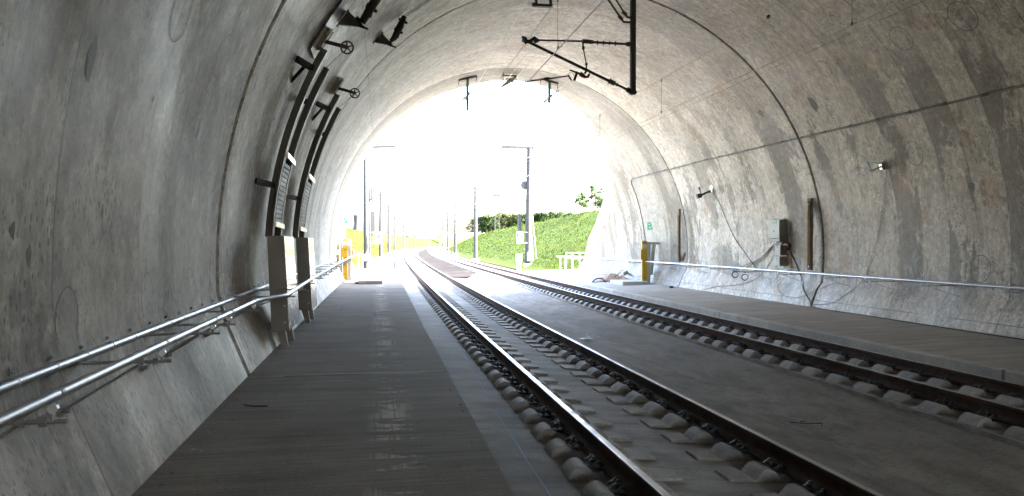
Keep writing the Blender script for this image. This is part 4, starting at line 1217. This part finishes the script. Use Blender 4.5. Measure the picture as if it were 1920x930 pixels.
for i in range(3): b.obox(c + Vector((-.006, -.007, .05 - i * .045)), (.055, -.05, 0), (0, 0, .008), (.002, .002, 0))
b.build("lettering", M['green'], t)
# left wall telephone sign
t = thing("telephone_sign", P(33.5, -1.55, .9), "green square emergency telephone sign at the left portal wall", "sign")
c = P(33.3, -1.53, .98); b = MB(); b.obox(c, (.12, -.04, 0), (0, 0, .15), (.002, .004, 0)); b.build("plate", M['green'], t)
handset(t, c + Vector((0, -.012, 0)), Vector((1, -.2, 0)).normalized(), Vector((0, 0, 1)), .11, 31, Vector((0, -.008, 0)))

# yellow posts with pipe behind
def yellow_post(D, X0, X1, zt, zb, label, side):
    t = thing("yellow_post", P(D, (X0 + X1) / 2, zb), label, "post", "yellow earthing posts at the portal")
    b = MB(); b.box((X0, D, zb), (X1 - .05, D + .10, zt), F); b.build("post", M['yellow'], t, bevel=.006)
    b = MB()
    n = 5
    for i in range(n):
        z = zb + .22 + (zt - zb - .34) * i / (n - 1)
        b.disc(P(D - .004, (X0 + X1) / 2 - .02, z), (0, 1, 0), .022, .01, 10)
    b.build("bolt", M['wood'], t)
    b = MB(); b.box((X1 - .045, D + .02, zb), (X1 + .10, D + .22, zt - .03), F); b.build("backing_channel", M['boxgrey'], t, bevel=.006)
    b = MB(); b.box((X0 + .03, D - .012, zt - .30), (X1 - .08, D - .004, zt - .14), F); b.build("number_plate", M['white'], t)
    b = MB(); b.tube([P(D - .016, (X0 + X1) / 2 + .02, zt - .17), P(D - .016, (X0 + X1) / 2 - .03, zt - .20), P(D - .016, (X0 + X1) / 2 - .02, zt - .26), P(D - .016, (X0 + X1) / 2 + .03, zt - .27)], .008, 5); b.build("mark", M['signblack'], t)
    b = MB(); b.box((X0 - .05, D, zt - .75), (X0, D + .04, zt - .35), F); b.build("side_lug", M['yellow'], t)
    return t
yellow_post(29.9, 10.46, 10.72, .07, -1.66, "yellow steel post with bolts standing by the right wall", 1)
yellow_post(31.2, -1.50, -1.27, .17, -1.48, "yellow steel post with bolts standing by the left portal wall", -1)
t = thing("wall_cylinder", P(30.5, 11.0, -1.66), "leaning pale grey cylinder with bracket behind the yellow post", "cylinder")
b = MB(); b.tube([P(30.3, 10.93, -1.18), P(30.3, 11.05, -.08)], .13, 18); b.build("cylinder", M['boxwhite'], t, smooth=True)
b = MB(); b.tube([P(30.3, 10.91, -1.30), P(30.3, 10.94, -1.17)], .14, 18); b.tube([P(30.3, 10.92, -1.3), P(30.3, 10.83, -1.66)], .05, 8); b.build("foot", M['boxgrey'], t, smooth=True)
b = MB(); b.box((10.80, 30.2, -.07), (11.28, 30.4, .02), F); b.build("bracket", M['boxgrey'], t)
t = thing("wall_frame", P(31.4, -1.6, -1.48), "grey steel angle frame on the left wall beside the yellow post", "frame")
b = MB(); b.box((-1.60, 31.3, -1.47), (-1.52, 31.5, .10), F); b.box((-1.78, 31.3, .06), (-1.38, 31.4, .12), F); b.build("frame", M['boxgrey'], t)
for z in (-.3, -.75): MB().box((-1.74, 31.35, z), (-1.64, 31.5, z + .28), F).build("small_box", M['boxgrey'], t, bevel=.01)

# tan conduits at the left portal
t = thing("conduit_bundle", P(32, -1.7, -.1), "bundle of tan flexible conduits bending up the left portal wall", "conduits")
for i in range(4):
    o_ = .05 * i
    MB().tube(catmull([P(32, -1.70 + .02 * i, -.5), P(32, -1.70 + o_ * .3, .11), P(32, -1.60 + o_ * .8, 1.15), P(32.1, -1.38 + o_ * .7, 2.05 - .05 * i), P(32.2, -1.22 + o_ * .4, 2.42 - .08 * i), P(32.1, -1.17 + o_ * .3, 2.25 - .1 * i), P(32.0, -1.36 + o_, 1.45)], 7), .014, 6).build("conduit", M['tan'], t, smooth=True)
loose("loose_cable", [P(31.2, -1.72, .1), P(31.0, -1.70, -.5), P(30.2, -1.60, -.9), P(29.0, -1.48, -1.30), P(28.4, -1.30, -1.465), P(28.0, -.9, -1.465), P(28.1, -.6, -1.465)], .010, M['cable'], "dark cable dropping down the left wall foot onto the walkway near the portal")
loose("loose_cable", [P(32.2, -1.18, 2.0), P(32.2, -1.25, 1.4), P(32.4, -1.6, .5), P(32.4, -1.6, -.2)], .006, M['cablelight'], "thin cable hanging from the tan conduits")
loose("loose_cable", [P(31.6, -1.2, -.6), P(31.6, -1.1, -1.0), P(31.7, -.9, -1.3), P(31.9, -.75, -1.47)], .009, M['cable'], "short dark cable slanting down beside the left yellow post")
b = MB(); b.tube([P(33, -1.18, -.42), P(33, -1.18, -.28)], [.07, .05], 12); b.tube([P(33, -1.18, -.55), P(33, -1.18, -.4)], .04, 8)
tag(b.build("red_cap", M['red'], smooth=True), "small red cap above the left handrail beside the yellow post", "cap")

# concrete block on the left walkway
t = MB(); t.box((-.76, 27.8, -1.48), (.06, 30.2, -1.36), F); tag(t.build("concrete_slab", M['kerb'], bevel=.012), "loose pale concrete slab lying on the left walkway at the portal", "slab")
tag(MB().box((-.90, 28.0, -1.48), (-.78, 28.2, -1.41), F).build("brick_piece", M['wood'], bevel=.01), "small reddish brick piece beside the loose slab on the left walkway", "brick")

# debris on the right walkway
zR = lambda X: -1.728 + (X - 8.52) * .0305
t = thing("metal_tray", P(29.5, 9.8, zR(9.8)), "flat grey metal tray lying on the right walkway", "tray")
b = MB(); b.box((9.45, 29.3, zR(9.45) + .0), (10.50, 31.0, zR(9.45) + .15), F); b.build("tray", M['galv_dull'], t, bevel=.008)
t = thing("cardboard_sheet", P(33, 10.1, zR(10)), "crumpled brown cardboard sheet lying on the right walkway", "cardboard")
b = MB(); z0 = zR(10)
b.add([P(32.2, 9.5, z0 + .02), P(32.2, 10.3, z0 + .05), P(33.6, 10.45, z0 + .28), P(33.4, 9.6, z0 + .06), P(32.8, 10.0, z0 + .33), P(32.0, 10.6, z0 + .10)], [(0, 1, 4), (1, 5, 4), (4, 5, 2), (0, 4, 3), (4, 2, 3)])
b.build("sheet", M['cardboard'], t)
b = MB(); b.bar(P(33.5, 9.4, z0 + .2), P(33.0, 10.3, z0 + .30), .3, .02); b.build("board", M['cardboard'], t)
t = thing("bent_rack", P(30.8, 10.2, zR(10)), "bent dark wire rack lying behind the metal tray", "rack")
b = MB()
q = [(10.05, .42), (9.78, .22), (9.9, .12), (10.3, .38), (10.6, .20), (10.45, .10), (10.05, .30), (10.3, .48), (10.62, .24)]
b.tube([P(31.4 + .1 * (i % 2), x, z0 + z) for i, (x, z) in enumerate(q)], .013, 6)
b.tube([P(31.6, 9.82, z0 + .2), P(31.6, 10.15, z0 + .52), P(31.5, 10.55, z0 + .28)], .012, 6)
b.build("bars", M['cable'], t)
MB().obox(P(31.6, 10.3, z0 + .38), (.10, 0, .05), (0, .05, 0), (-.03, 0, .08)).build("pale_box", M['white'], t)
loose("hose", [P(31.8, 8.9, z0 + .0), P(31.6, 9.0, z0 + .14), P(31.6, 9.25, z0 + .16), P(31.5, 9.4, z0 + .0)], .028, M['cable'], "short bent black hose on the right walkway", "hose")
loose("hose", [P(31.9, 8.95, z0 - .01), P(32.0, 9.3, z0 + .0), P(32.2, 9.7, z0 + .02)], .02, M['cable'], "straight piece of black hose on the right walkway", "hose")
loose("loose_cable", [P(29.2, 10.3, zR(10.3) + .02), P(28.8, 10.6, zR(10.6) + .02), P(28.0, 10.5, zR(10.5) + .01), P(27.0, 10.75, zR(10.8) + .01), P(25.9, 10.8, zR(10.8) + .01)], .014, M['cablelight'], "pale cable end trailing from the metal tray towards the wall")
tag(MB().obox(P(26.9, 10.55, zR(10.5) + .04), (.07, 0, 0), (0, .06, .01), (0, 0, .035)).build("rag", M['cable'], bevel=.02), "small dark rag lying at the foot of the right wall", "rag")
# litter
def crumple(name, D, X, Z, sx, sy, m_, label, cat, seed):
    r2 = random.Random(seed); b = MB(); n = 6
    for i in range(n):
        for j in range(n):
            e = min(i, j, n - 1 - i, n - 1 - j)
            b.v.append(tuple(P(D + sy * (i / (n - 1) - .5) + r2.uniform(-.01, .01), X + sx * (j / (n - 1) - .5) + r2.uniform(-.02, .02), Z + .006 + (r2.random() * .035 if e else 0))))
    for i in range(n - 1):
        for j in range(n - 1): b.f.append((i * n + j, i * n + j + 1, (i + 1) * n + j + 1, (i + 1) * n + j)); b.mi.append(0)
    return tag(b.build(name, m_), label, cat)
crumple("plastic_wrap", 7.72, 6.02, zs2(6.0), .22, .10, M['cloth'], "crumpled white plastic wrap on the slab edge of the right track", "litter", 5)
t = thing("paper_scrap", P(15.4, 4.25, -2.0), "torn white and blue paper scrap lying in the drain channel", "litter")
b = MB(); zz = -1.99; b.add([P(15.5, 4.08, zz), P(15.2, 4.16, zz + .02), P(15.25, 4.34, zz + .01), P(15.55, 4.36, zz + .02), P(15.7, 4.32, zz + .06), P(15.45, 4.22, zz + .015)], [(0, 1, 5), (1, 2, 3, 5), (3, 4, 5)]); b.build("paper", M['cloth'], t)
b = MB(); b.add([P(15.30, 4.18, zz + .025), P(15.26, 4.32, zz + .022), P(15.35, 4.32, zz + .03), P(15.4, 4.2, zz + .028)], [(0, 1, 2, 3)]); b.build("blue_print", M['blue'], t)
b = MB(); b.tube([P(7.85, 4.50, -1.99), P(7.75, 4.62, -1.985), P(7.70, 4.80, -1.98), P(7.62, 4.74, -1.985)], .006, 6); b.tube([P(7.83, 4.62, -1.985), P(7.86, 4.70, -1.985)], .008, 6)
tag(b.build("bent_wire", M['cable']), "bent piece of dark wire lying in the drain channel", "wire")
crumple("paper_scrap", 16.0, -.10, -1.478, .10, .05, M['cloth'], "tiny pale paper scrap lying on the left walkway", "litter", 9)
t_ = MB().tube(catmull([P(7.3, -1.20, -1.474), P(7.22, -1.12, -1.472), P(7.2, -.98, -1.474)], 4), .006, 5).build("twig", M['cable'], smooth=True)
tag(t_, "short dark twig on the left walkway near the wall foot", "twig")
# grit along the left wall foot: too small and many to count
b = MB(); r3 = random.Random(11)
for _ in range(300):
    D = 2.8 + 22 * r3.random() ** 1.3; sel = r3.random()
    X, Z = (-1.38 + abs(r3.gauss(0, .10)), -1.479) if sel < .8 else ((r3.uniform(-1.2, .75), -1.479) if sel < 1.8 else (0, 0))
    if Z is None: Z = max(-2.02, -1.93 - .09 * (1 - abs(X - 4.65) / .9))
    s = r3.uniform(.002, .0065) * (1 + D / 30)
    c = P(D, X, Z + s * .5); b.obox(c, (s, s * r3.uniform(-.5, .5), 0), (s * r3.uniform(-.5, .5), s * r3.uniform(.5, 1.2), 0), (0, 0, s * .6))
tag(b.build("grit", M['channel']), kind='stuff')

# ================================================================== OUTSIDE: MASTS
def text_mesh(s, size, name, m_, parent, loc, rot):
    cu = bpy.data.curves.new("txt", 'FONT'); cu.body = s; cu.size = size; cu.extrude = .004; cu.align_x = 'CENTER'; cu.align_y = 'CENTER'; cu.space_line = .85; cu.offset = .016 * size / .44
    tmp = bpy.data.objects.new("txt", cu); COL.objects.link(tmp)
    bpy.context.view_layer.update()
    dg = bpy.context.evaluated_depsgraph_get()
    me = bpy.data.meshes.new_from_object(tmp.evaluated_get(dg)); bpy.data.objects.remove(tmp)
    me.materials.clear(); me.materials.append(m_)
    o = bpy.data.objects.new(name, me); COL.objects.link(o)
    me.transform(Matrix.Translation(loc) @ rot.to_4x4())
    o.parent = parent; o.matrix_parent_inverse = Matrix.Translation(-Vector(parent.location)); return o
from mathutils import Euler
def cantilever_out(t, D, X, inward, zt, parts=True):
    """simple outdoor cantilever on a mast: inward = +1 when the track lies at +X"""
    i_ = inward; L = 2.6
    b = MB()
    b.tube([P(D, X, 4.9), P(D, X + i_ * L * .55, 4.62), P(D, X + i_ * L, 4.35)], .035, 6)
    b.tube([P(D, X, 3.1), P(D, X + i_ * L, 4.30)], .042, 6)
    b.tube([P(D, X + i_ * L * .62, 3.75), P(D, X + i_ * (L + .7), 3.35)], .032, 6)
    b.build("cantilever_arm", M['mastarm'], t)
    b = MB()
    for f in (.10, .16):
        b.tube([P(D, X + i_ * L * f, 4.9 - .28 * f), P(D, X + i_ * L * (f + .04), 4.87 - .28 * f)], .06, 8)
        b.tube([P(D, X + i_ * L * f, 3.1 + 1.2 * f), P(D, X + i_ * L * (f + .04), 3.12 + 1.2 * f)], .06, 8)
    b.build("insulator", M['insul'], t)
def mast(D, X, ztop, inward, label, grp="masts outside the tunnel", r=.19, far=False, cz=0):
    t = thing("catenary_mast", P(D, X, -1.95), label, "mast", grp)
    MB().tube([P(D, X, -1.95), P(D, X, ztop)], [r * 1.15, r * .72], 12).build("pole", M['mast'], t, smooth=True)
    MB().tube([P(D, X, -2.0), P(D, X, -1.55)], r * 2.0, 12).build("footing", M['kerb'], t)
    if D < 160:
        cantilever_out(t, D, X, inward, ztop)
    b = MB(); b.bar(P(D, X - inward * .1, ztop - .15), P(D, X + inward * 1.3, ztop - .15), .09, .08); b.build("top_arm", M['mastarm'], t)
    b = MB(); b.tube([P(D, X + inward * .8, ztop - .1), P(D, X + inward * .8, ztop + .35)], [.05, .09], 8); b.build("insulator", M['insul'], t)
    return t
ords = ["third", "fourth", "fifth", "sixth", "seventh"]
for k_, (D, X, zt) in enumerate(((86, -.87, 5.6), (115, -.60, 5.6), (145, -.70, 5.3), (197, -.9, 5.4), (250, -.9, 5.4), (305, -.9, 5.4), (360, -.9, 5.4))):
    mast(D, X if D < 140 else -.5, zt, 1, ["grey pole with short arm just beyond the left kilometre sign", "grey pole, third from the portal on the left", "grey pole, fourth from the portal on the left", "grey pole, fifth from the portal on the left", "thin far grey pole, sixth on the left side of the line", "thin far grey pole, seventh on the left side of the line", "farthest thin grey pole on the left side of the line"][k_], r=.19)
for k_, (D, X, zt) in enumerate(((74, 8.75, 5.42), (114, 9.2, 5.6), (144, 9.4, 5.6), (200, 9.4, 5.5), (255, 9.4, 5.5), (310, 9.4, 5.5))):
    mast(D, X - .3 if D < 80 else X, zt, -1, ["grey pole with crossbars, second from the portal on the right", "grey pole, third from the portal on the right", "grey pole, fourth from the portal on the right", "thin far grey pole, fifth on the right side of the line", "thin far grey pole, sixth on the right side of the line", "farthest thin pole on the right side"][k_])
# nearest left mast
D = 57.5
t = thing("catenary_mast", P(D, -1.25, -1.9), "nearest tall mast left of the line, round box at its foot", "mast", "masts outside the tunnel")
MB().tube([P(D, -1.33, -1.95), P(D, -1.40, 6.9)], [.20, .16], 14).build("pole", M['mast'], t, smooth=True)
MB().tube([P(D, -1.05, -1.7), P(D, -1.12, 6.2)], .045, 8).build("side_pipe", M['mast'], t, smooth=True)
b = MB(); b.bar(P(D, -1.5, 7.0), P(D, .78, 7.12), .18, .17); b.tube([P(D, .78, 7.12), P(D, .93, 6.75)], .03, 6); b.build("top_arm", M['mastarm'], t)
b = MB(); b.tube([P(D, 0.1, 7.15), P(D, 0.1, 7.75)], .02, 6); b.tube([P(D, .1, 7.5), P(D, .1, 7.78)], [.05, .08], 8); b.build("insulator", M['insul'], t)
b = MB()
for x in (-1.55, -1.0): b.box((x, D - .1, 3.1), (x + .12, D + .1, 4.0), F)
b.build("pulley_housing", M['mastarm'], t)
b = MB()
for z in (-.8, .6, 2.0, 3.4, 4.8): b.tube([P(D, -1.34, z), P(D, -1.34, z + .06)], .17, 14)
b.build("band", M['mast'], t)
b = MB(); b.torus(P(D, -1.3, -1.1), (0, 1, 0), .36, .03, 26, 6); b.build("cable_ring", M['cablelight'], t)
b = MB(); b.box((-1.5, D - .25, -1.35), (-1.1, D + .0, -.85), F); b.build("switch_box", M['white'], t, bevel=.03)
cantilever_out(t, D, -1.2, 1, 6)
t = thing("counterweight", P(D, -.85, -1.9), "dark stack of counterweights beside the nearest left mast", "counterweight", "counterweights beside the nearest masts")
b = MB(); b.box((-1.02, D + .2, .5), (-.72, D + .45, 2.3), F); b.build("weights", M['mast'], t)
MB().tube([P(D + .3, -.87, 2.3), P(D + .3, -.95, 3.6)], .012, 5).build("rope", M['cable'], t)
# nearest right mast
D = 56.0
t = thing("catenary_mast", P(D, 10.5, -1.9), "nearest tall mast right of the line, ladder frame on top", "mast", "masts outside the tunnel")
MB().tube([P(D, 10.48, -1.95), P(D, 10.58, 7.0)], [.25, .18], 14).build("pole", M['mast'], t, smooth=True)
MB().tube([P(D - .02, 10.74, -1.7), P(D - .02, 10.76, 7.0)], .045, 8).build("side_pipe", M['darksteel'], t, smooth=True)
b = MB(); b.bar(P(D, 10.9, 7.02), P(D, 8.5, 7.05), .2, .2); b.tube([P(D, 8.52, 7.0), P(D, 8.42, 6.65)], .03, 6); b.build("top_arm", M['mastarm'], t)
b = MB(); b.tube([P(D, 9.15, 7.1), P(D, 9.15, 7.55)], .02, 6); b.tube([P(D, 9.15, 7.5), P(D, 9.15, 7.78)], [.05, .08], 8); b.tube([P(D, 10.3, 7.1), P(D, 10.35, 7.55)], [.03, .05], 8); b.build("insulator", M['insul'], t)
b = MB()
for x in (10.72, 11.08): b.tube([P(D, x, 7.05), P(D, x - .02, 8.05)], .018, 6)
for z in (7.3, 7.55, 7.8, 8.03): b.tube([P(D, 10.72, z), P(D, 11.08, z)], .012, 6)
b.tube(catmull([P(D, 11.08, 7.5), P(D, 11.2, 7.25), P(D, 11.0, 7.05)], 4), .025, 6)
b.build("ladder_frame", M['mastarm'], t)
b = MB(); b.disc(P(D, 10.25, 4.25), (0, 1, 0), .26, .06, 22); b.torus(P(D, 10.25, 4.25), (0, 1, 0), .28, .04, 22, 6); b.build("tension_wheel", M['mast'], t)
b = MB()
for z in (-.6, 1.2, 3.0, 4.8, 6.2): b.tube([P(D, 10.53, z), P(D, 10.53, z + .06)], .215, 14)
b.build("band", M['mast'], t)
b = MB(); b.torus(P(D, 10.45, -1.1), (0, 1, 0), .36, .035, 26, 6); b.build("cable_ring", M['cable'], t)
b = MB(); b.box((10.38, D - .35, -1.35), (10.82, D - .1, -.72), F); b.build("switch_box", M['white'], t, bevel=.03)
b = MB(); b.box((10.2, D - .3, -1.95), (10.9, D + .3, -1.55), F); b.build("footing", M['kerb'], t)
cantilever_out(t, D, 10.4, -1, 6)
t = thing("counterweight", P(D, 9.95, -1.9), "dark stack of counterweights hanging beside the nearest right mast", "counterweight", "counterweights beside the nearest masts")
b = MB(); b.box((9.78, D + .2, .85), (10.02, D + .4, 2.1), F); b.build("weights", M['mast'], t)
MB().tube([P(D + .3, 9.9, 2.1), P(D, 10.0, 4.2)], .012, 5).build("rope", M['cable'], t)
t = thing("guy_wires", P(D + 2, 11.6, -1.5), "two bright guy wires slanting down from the nearest right mast", "guy wires")
for s_ in (0, .22):
    MB().tube([P(D, 10.6 + s_ * .6, 4.0 - s_ * 5), P(D + 2.0, 11.25 + s_ * 1.3, -1.6)], .018, 6).build("wire", M['white'], t)

# kilometre signs
def km(D, X0, X1, z0, z1, label, px):
    t = thing("kilometre_sign", P(D, (X0 + X1) / 2, z0), label, "sign", "kilometre signs")
    b = MB(); b.box((X0, D, z0), (X1, D + .02, z1), F); b.build("plate", M['white'], t, bevel=.004)
    rot = Euler((R_(90), 0, heading(D))).to_matrix()
    h = z1 - z0
    text_mesh("62", h * .54, "number", M['signblack'], t, P(D - .006, (X0 + X1) / 2, z0 + h * .72), rot)
    text_mesh("2", h * .54, "number", M['signblack'], t, P(D - .006, (X0 + X1) / 2, z0 + h * .30), rot)
    b = MB()
    for z in (z0 + .04, z1 - .04): b.bar(P(D + .03, X0 + .1, z), P(D + .03, px, z), .03, .03)
    b.build("holder", M['galv_dull'], t)
km(57.2, -.82, -.27, -.08, .80, "white kilometre sign reading 62 over 2 on the nearest left mast", -1.25)
km(55.7, 9.58, 10.06, -.06, .80, "white kilometre sign reading 62 over 2 on the nearest right mast", 10.4)

# white cabinet by the right track
t = thing("trackside_cabinet", P(50, 8.8, -1.9), "narrow white cabinet on a post beside the right track outside", "cabinet")
MB().box((8.62, 49.8, -1.28), (8.96, 50.1, -.74), F).build("casing", M['white'], t, bevel=.02)
MB().box((8.66, 49.85, -2.05), (8.92, 50.05, -1.28), F).build("plinth", M['kerb'], t)
# railing at the right wing
t = thing("guard_railing", P(44.5, 11, -1.7), "white tubular railing at the foot of the right portal wing", "railing")
for x, zt in ((10.3, -.80), (10.62, -.80)): MB().tube([P(44.2, x, -1.95), P(44.2, x, zt)], .028, 8).build("post", M['white'], t)
for x in (10.95, 11.35, 11.8): MB().tube([P(45.5, x, -1.9), P(45.5, x, -.62)], .028, 8).build("post", M['white'], t)
MB().tube([P(44.2, 10.1, -.80), P(44.2, 10.7, -.80)], .028, 8).build("bar", M['white'], t)
for z in (-.62, -.95): MB().tube([P(45.5, 10.95, z), P(45.5, 12.4, z)], .026, 8).build("bar", M['white'], t)

# road bridge across the line far off
t = thing("road_bridge", (60, 375, -2), "long low pale road bridge with piers crossing behind the curve", "bridge")
MB().box((8, 372, 3.35), (150, 380, 3.95)).build("deck", M['kerb'], t)
MB().box((8, 371.8, 3.96), (150, 372.1, 4.9)).build("parapet", M['white'], t)
for x in range(14, 150, 16): MB().box((x, 374, -2.4), (x + 1.2, 378, 3.35)).build("pier", M['kerb'], t)
# lattice tower far off
t = thing("lattice_tower", (60, 205, -2), "thin grey lattice tower standing behind the second right pole", "tower")
b = MB(); tx, ty = 31.3, 200
for dx, dy in ((-.5, -.5), (.5, -.5), (.5, .5), (-.5, .5)): b.tube([(tx + dx * 1.4, ty + dy * 1.4, -2), (tx + dx * .7, ty + dy * .7, 14.5)], .05, 5)
b.build("leg", M['mast'], t)
b = MB()
for i in range(14):
    z = -1.5 + i * 1.15; s = .7 - .35 * (z + 2) / 16.5
    b.tube([(tx - s, ty - s, z), (tx + s, ty - s, z + .8)], .025, 4); b.tube([(tx + s, ty + s, z), (tx - s, ty + s, z + .8)], .025, 4)
    b.tube([(tx - s, ty + s, z), (tx - s, ty - s, z + .8)], .025, 4)
b.build("bracing", M['mast'], t)
b = MB(); b.box((tx - .8, ty - .8, 12.2), (tx + .8, ty + .8, 12.6)); b.tube([(tx, ty, 14.4), (tx, ty, 16)], .04, 5); b.build("platform", M['mast'], t)
# slim silo/tower beyond the left bank
t = thing("water_tower", (-12, 190, 3), "grey flared tower beyond the left bank behind the kilometre sign", "tower")
tx, ty = -5.0, 205
b = MB(); b.tube([(tx, ty, 2), (tx, ty, 5.0), (tx, ty, 7.2)], [1.3, .75, .95], 16); b.build("shaft", M['mast'], t, smooth=True)
t = thing("shed", (-14, 150, 3), "small grey shed on top of the left bank", "shed")
b = MB(); b.box((-12.8, 150, 2.6), (-10.9, 153, 3.9)); b.build("wall", M['kerb'], t)
b = MB(); b.prism([(-13, 149.8, 3.9), (-10.7, 149.8, 3.9), (-10.7, 149.8, 4.05), (-13, 149.8, 4.25)], (0, 3.4, 0)); b.build("roof", M['mast'], t)

# ================================================================== TREES
def tree_mesh(seed, h, w, leaf, nl, clumps, leafm, sparse=False):
    r2 = random.Random(seed)
    root = bpy.data.objects.new("tree", None); COL.objects.link(root); root.empty_display_size = .5
    b = MB(); b.tube([(0, 0, -.3), (.05 * h * .1, 0, h * .35), (0, .03 * h, h * .8)], [.045 * h, .03 * h, .008 * h], 7)
    cl = []
    for i in range(clumps):
        a = r2.uniform(0, 6.283); z = h * r2.uniform(.30 if not sparse else .45, .95); rad = w * math.sqrt(r2.random()) * (1.05 - .65 * abs(z / h - .5) * 1.6)
        c = Vector((math.cos(a) * rad, math.sin(a) * rad, z)); cl.append((c, w * r2.uniform(.22, .42)))
        if i % 2 == 0: b.tube([(0, 0, z * .6), tuple(c * .9 + Vector((0, 0, 0)))], [.012 * h, .004 * h], 5)
    tr = b.build("trunk", M['bark'], None); tr.parent = root
    b = MB()
    for c, rr in cl:
        for _ in range(nl):
            d = Vector((r2.gauss(0, 1), r2.gauss(0, 1), r2.gauss(0, .8))); d = d.normalized() * rr * r2.random() ** .4
            p = c + d; u = Vector((r2.uniform(-1, 1), r2.uniform(-1, 1), r2.uniform(-1, 1))).normalized(); v_ = u.orthogonal().normalized()
            s = leaf * r2.uniform(.6, 1.4)
            b.add([p - u * s, p + v_ * s * .7, p + u * s, p - v_ * s * .7], [(0, 1, 2, 3)])
    cr = b.build("crown", leafm, None); cr.parent = root
    return root
protos = [tree_mesh(1, 8, 3.0, .24, 46, 24, M['leafA']), tree_mesh(2, 8, 2.4, .22, 46, 22, M['leafB']), tree_mesh(3, 8, 3.4, .24, 46, 26, M['leafA']), tree_mesh(4, 8, 2.8, .22, 46, 24, M['leafB'])]
used = [False] * 4
r4 = random.Random(21)
k_ = 0
rows = []
for i in range(34):
    f = i / 33
    x = 50 + f * 42 + r4.uniform(-.6, .6); y = 296 + r4.uniform(-8, 8); s = .72 + .35 * r4.random() + (.25 * min(1, f * 4) if f < .5 else .22)
    rows.append((x, y, s * (.55 if i < 2 else 1)))
for i in range(22):
    f = i / 21
    rows.append((44 + f * 40, 340 + r4.uniform(-6, 6), 1.15 + .3 * r4.random()))
kinds = ["dark green bushy tree in the wood behind the right bank", "olive yellow-green tree in the wood behind the right bank"]
for (x, y, s) in rows:
    i = r4.choice((0, 1, 2, 3, 0, 2))
    if not used[i]: o = protos[i]; used[i] = True
    else: o = copy_tree(protos[i])
    o.location = (x, y, 1.6 if y < 320 else 2.0); o.rotation_euler = (0, 0, r4.uniform(0, 6.28)); o.scale = (s * 1.1, s * 1.1, s)
    o['label'] = kinds[i % 2]; o['category'] = "tree"; o['group'] = ["dark trees of the wood", "olive trees of the wood"][i % 2]
for i in range(4):
    if not used[i]: protos[i].location = (70, 320, 1.6); protos[i]['label'] = kinds[i % 2]; protos[i]['category'] = "tree"; protos[i]['group'] = ["dark trees of the wood", "olive trees of the wood"][i % 2]
for (D, X, h, w, seed, lab) in ((88, 22.2, 2.7, .95, 31, "small thin-leaved young tree on the right bank, left of the taller one"), (82, 22.4, 3.1, 1.1, 32, "taller sparse young tree on the right bank beside the tunnel wing"), (80, 22.9, 1.5, 1.3, 33, "dense low tree on the right bank at the tunnel wing")):
    o = tree_mesh(seed, h, w, .10, 60, 16, M['leafA'], sparse=seed != 33); o.location = P(D, X, terr(X, D, 1) - .1)
    o.name = "young_tree"; tag(o, lab, "tree")
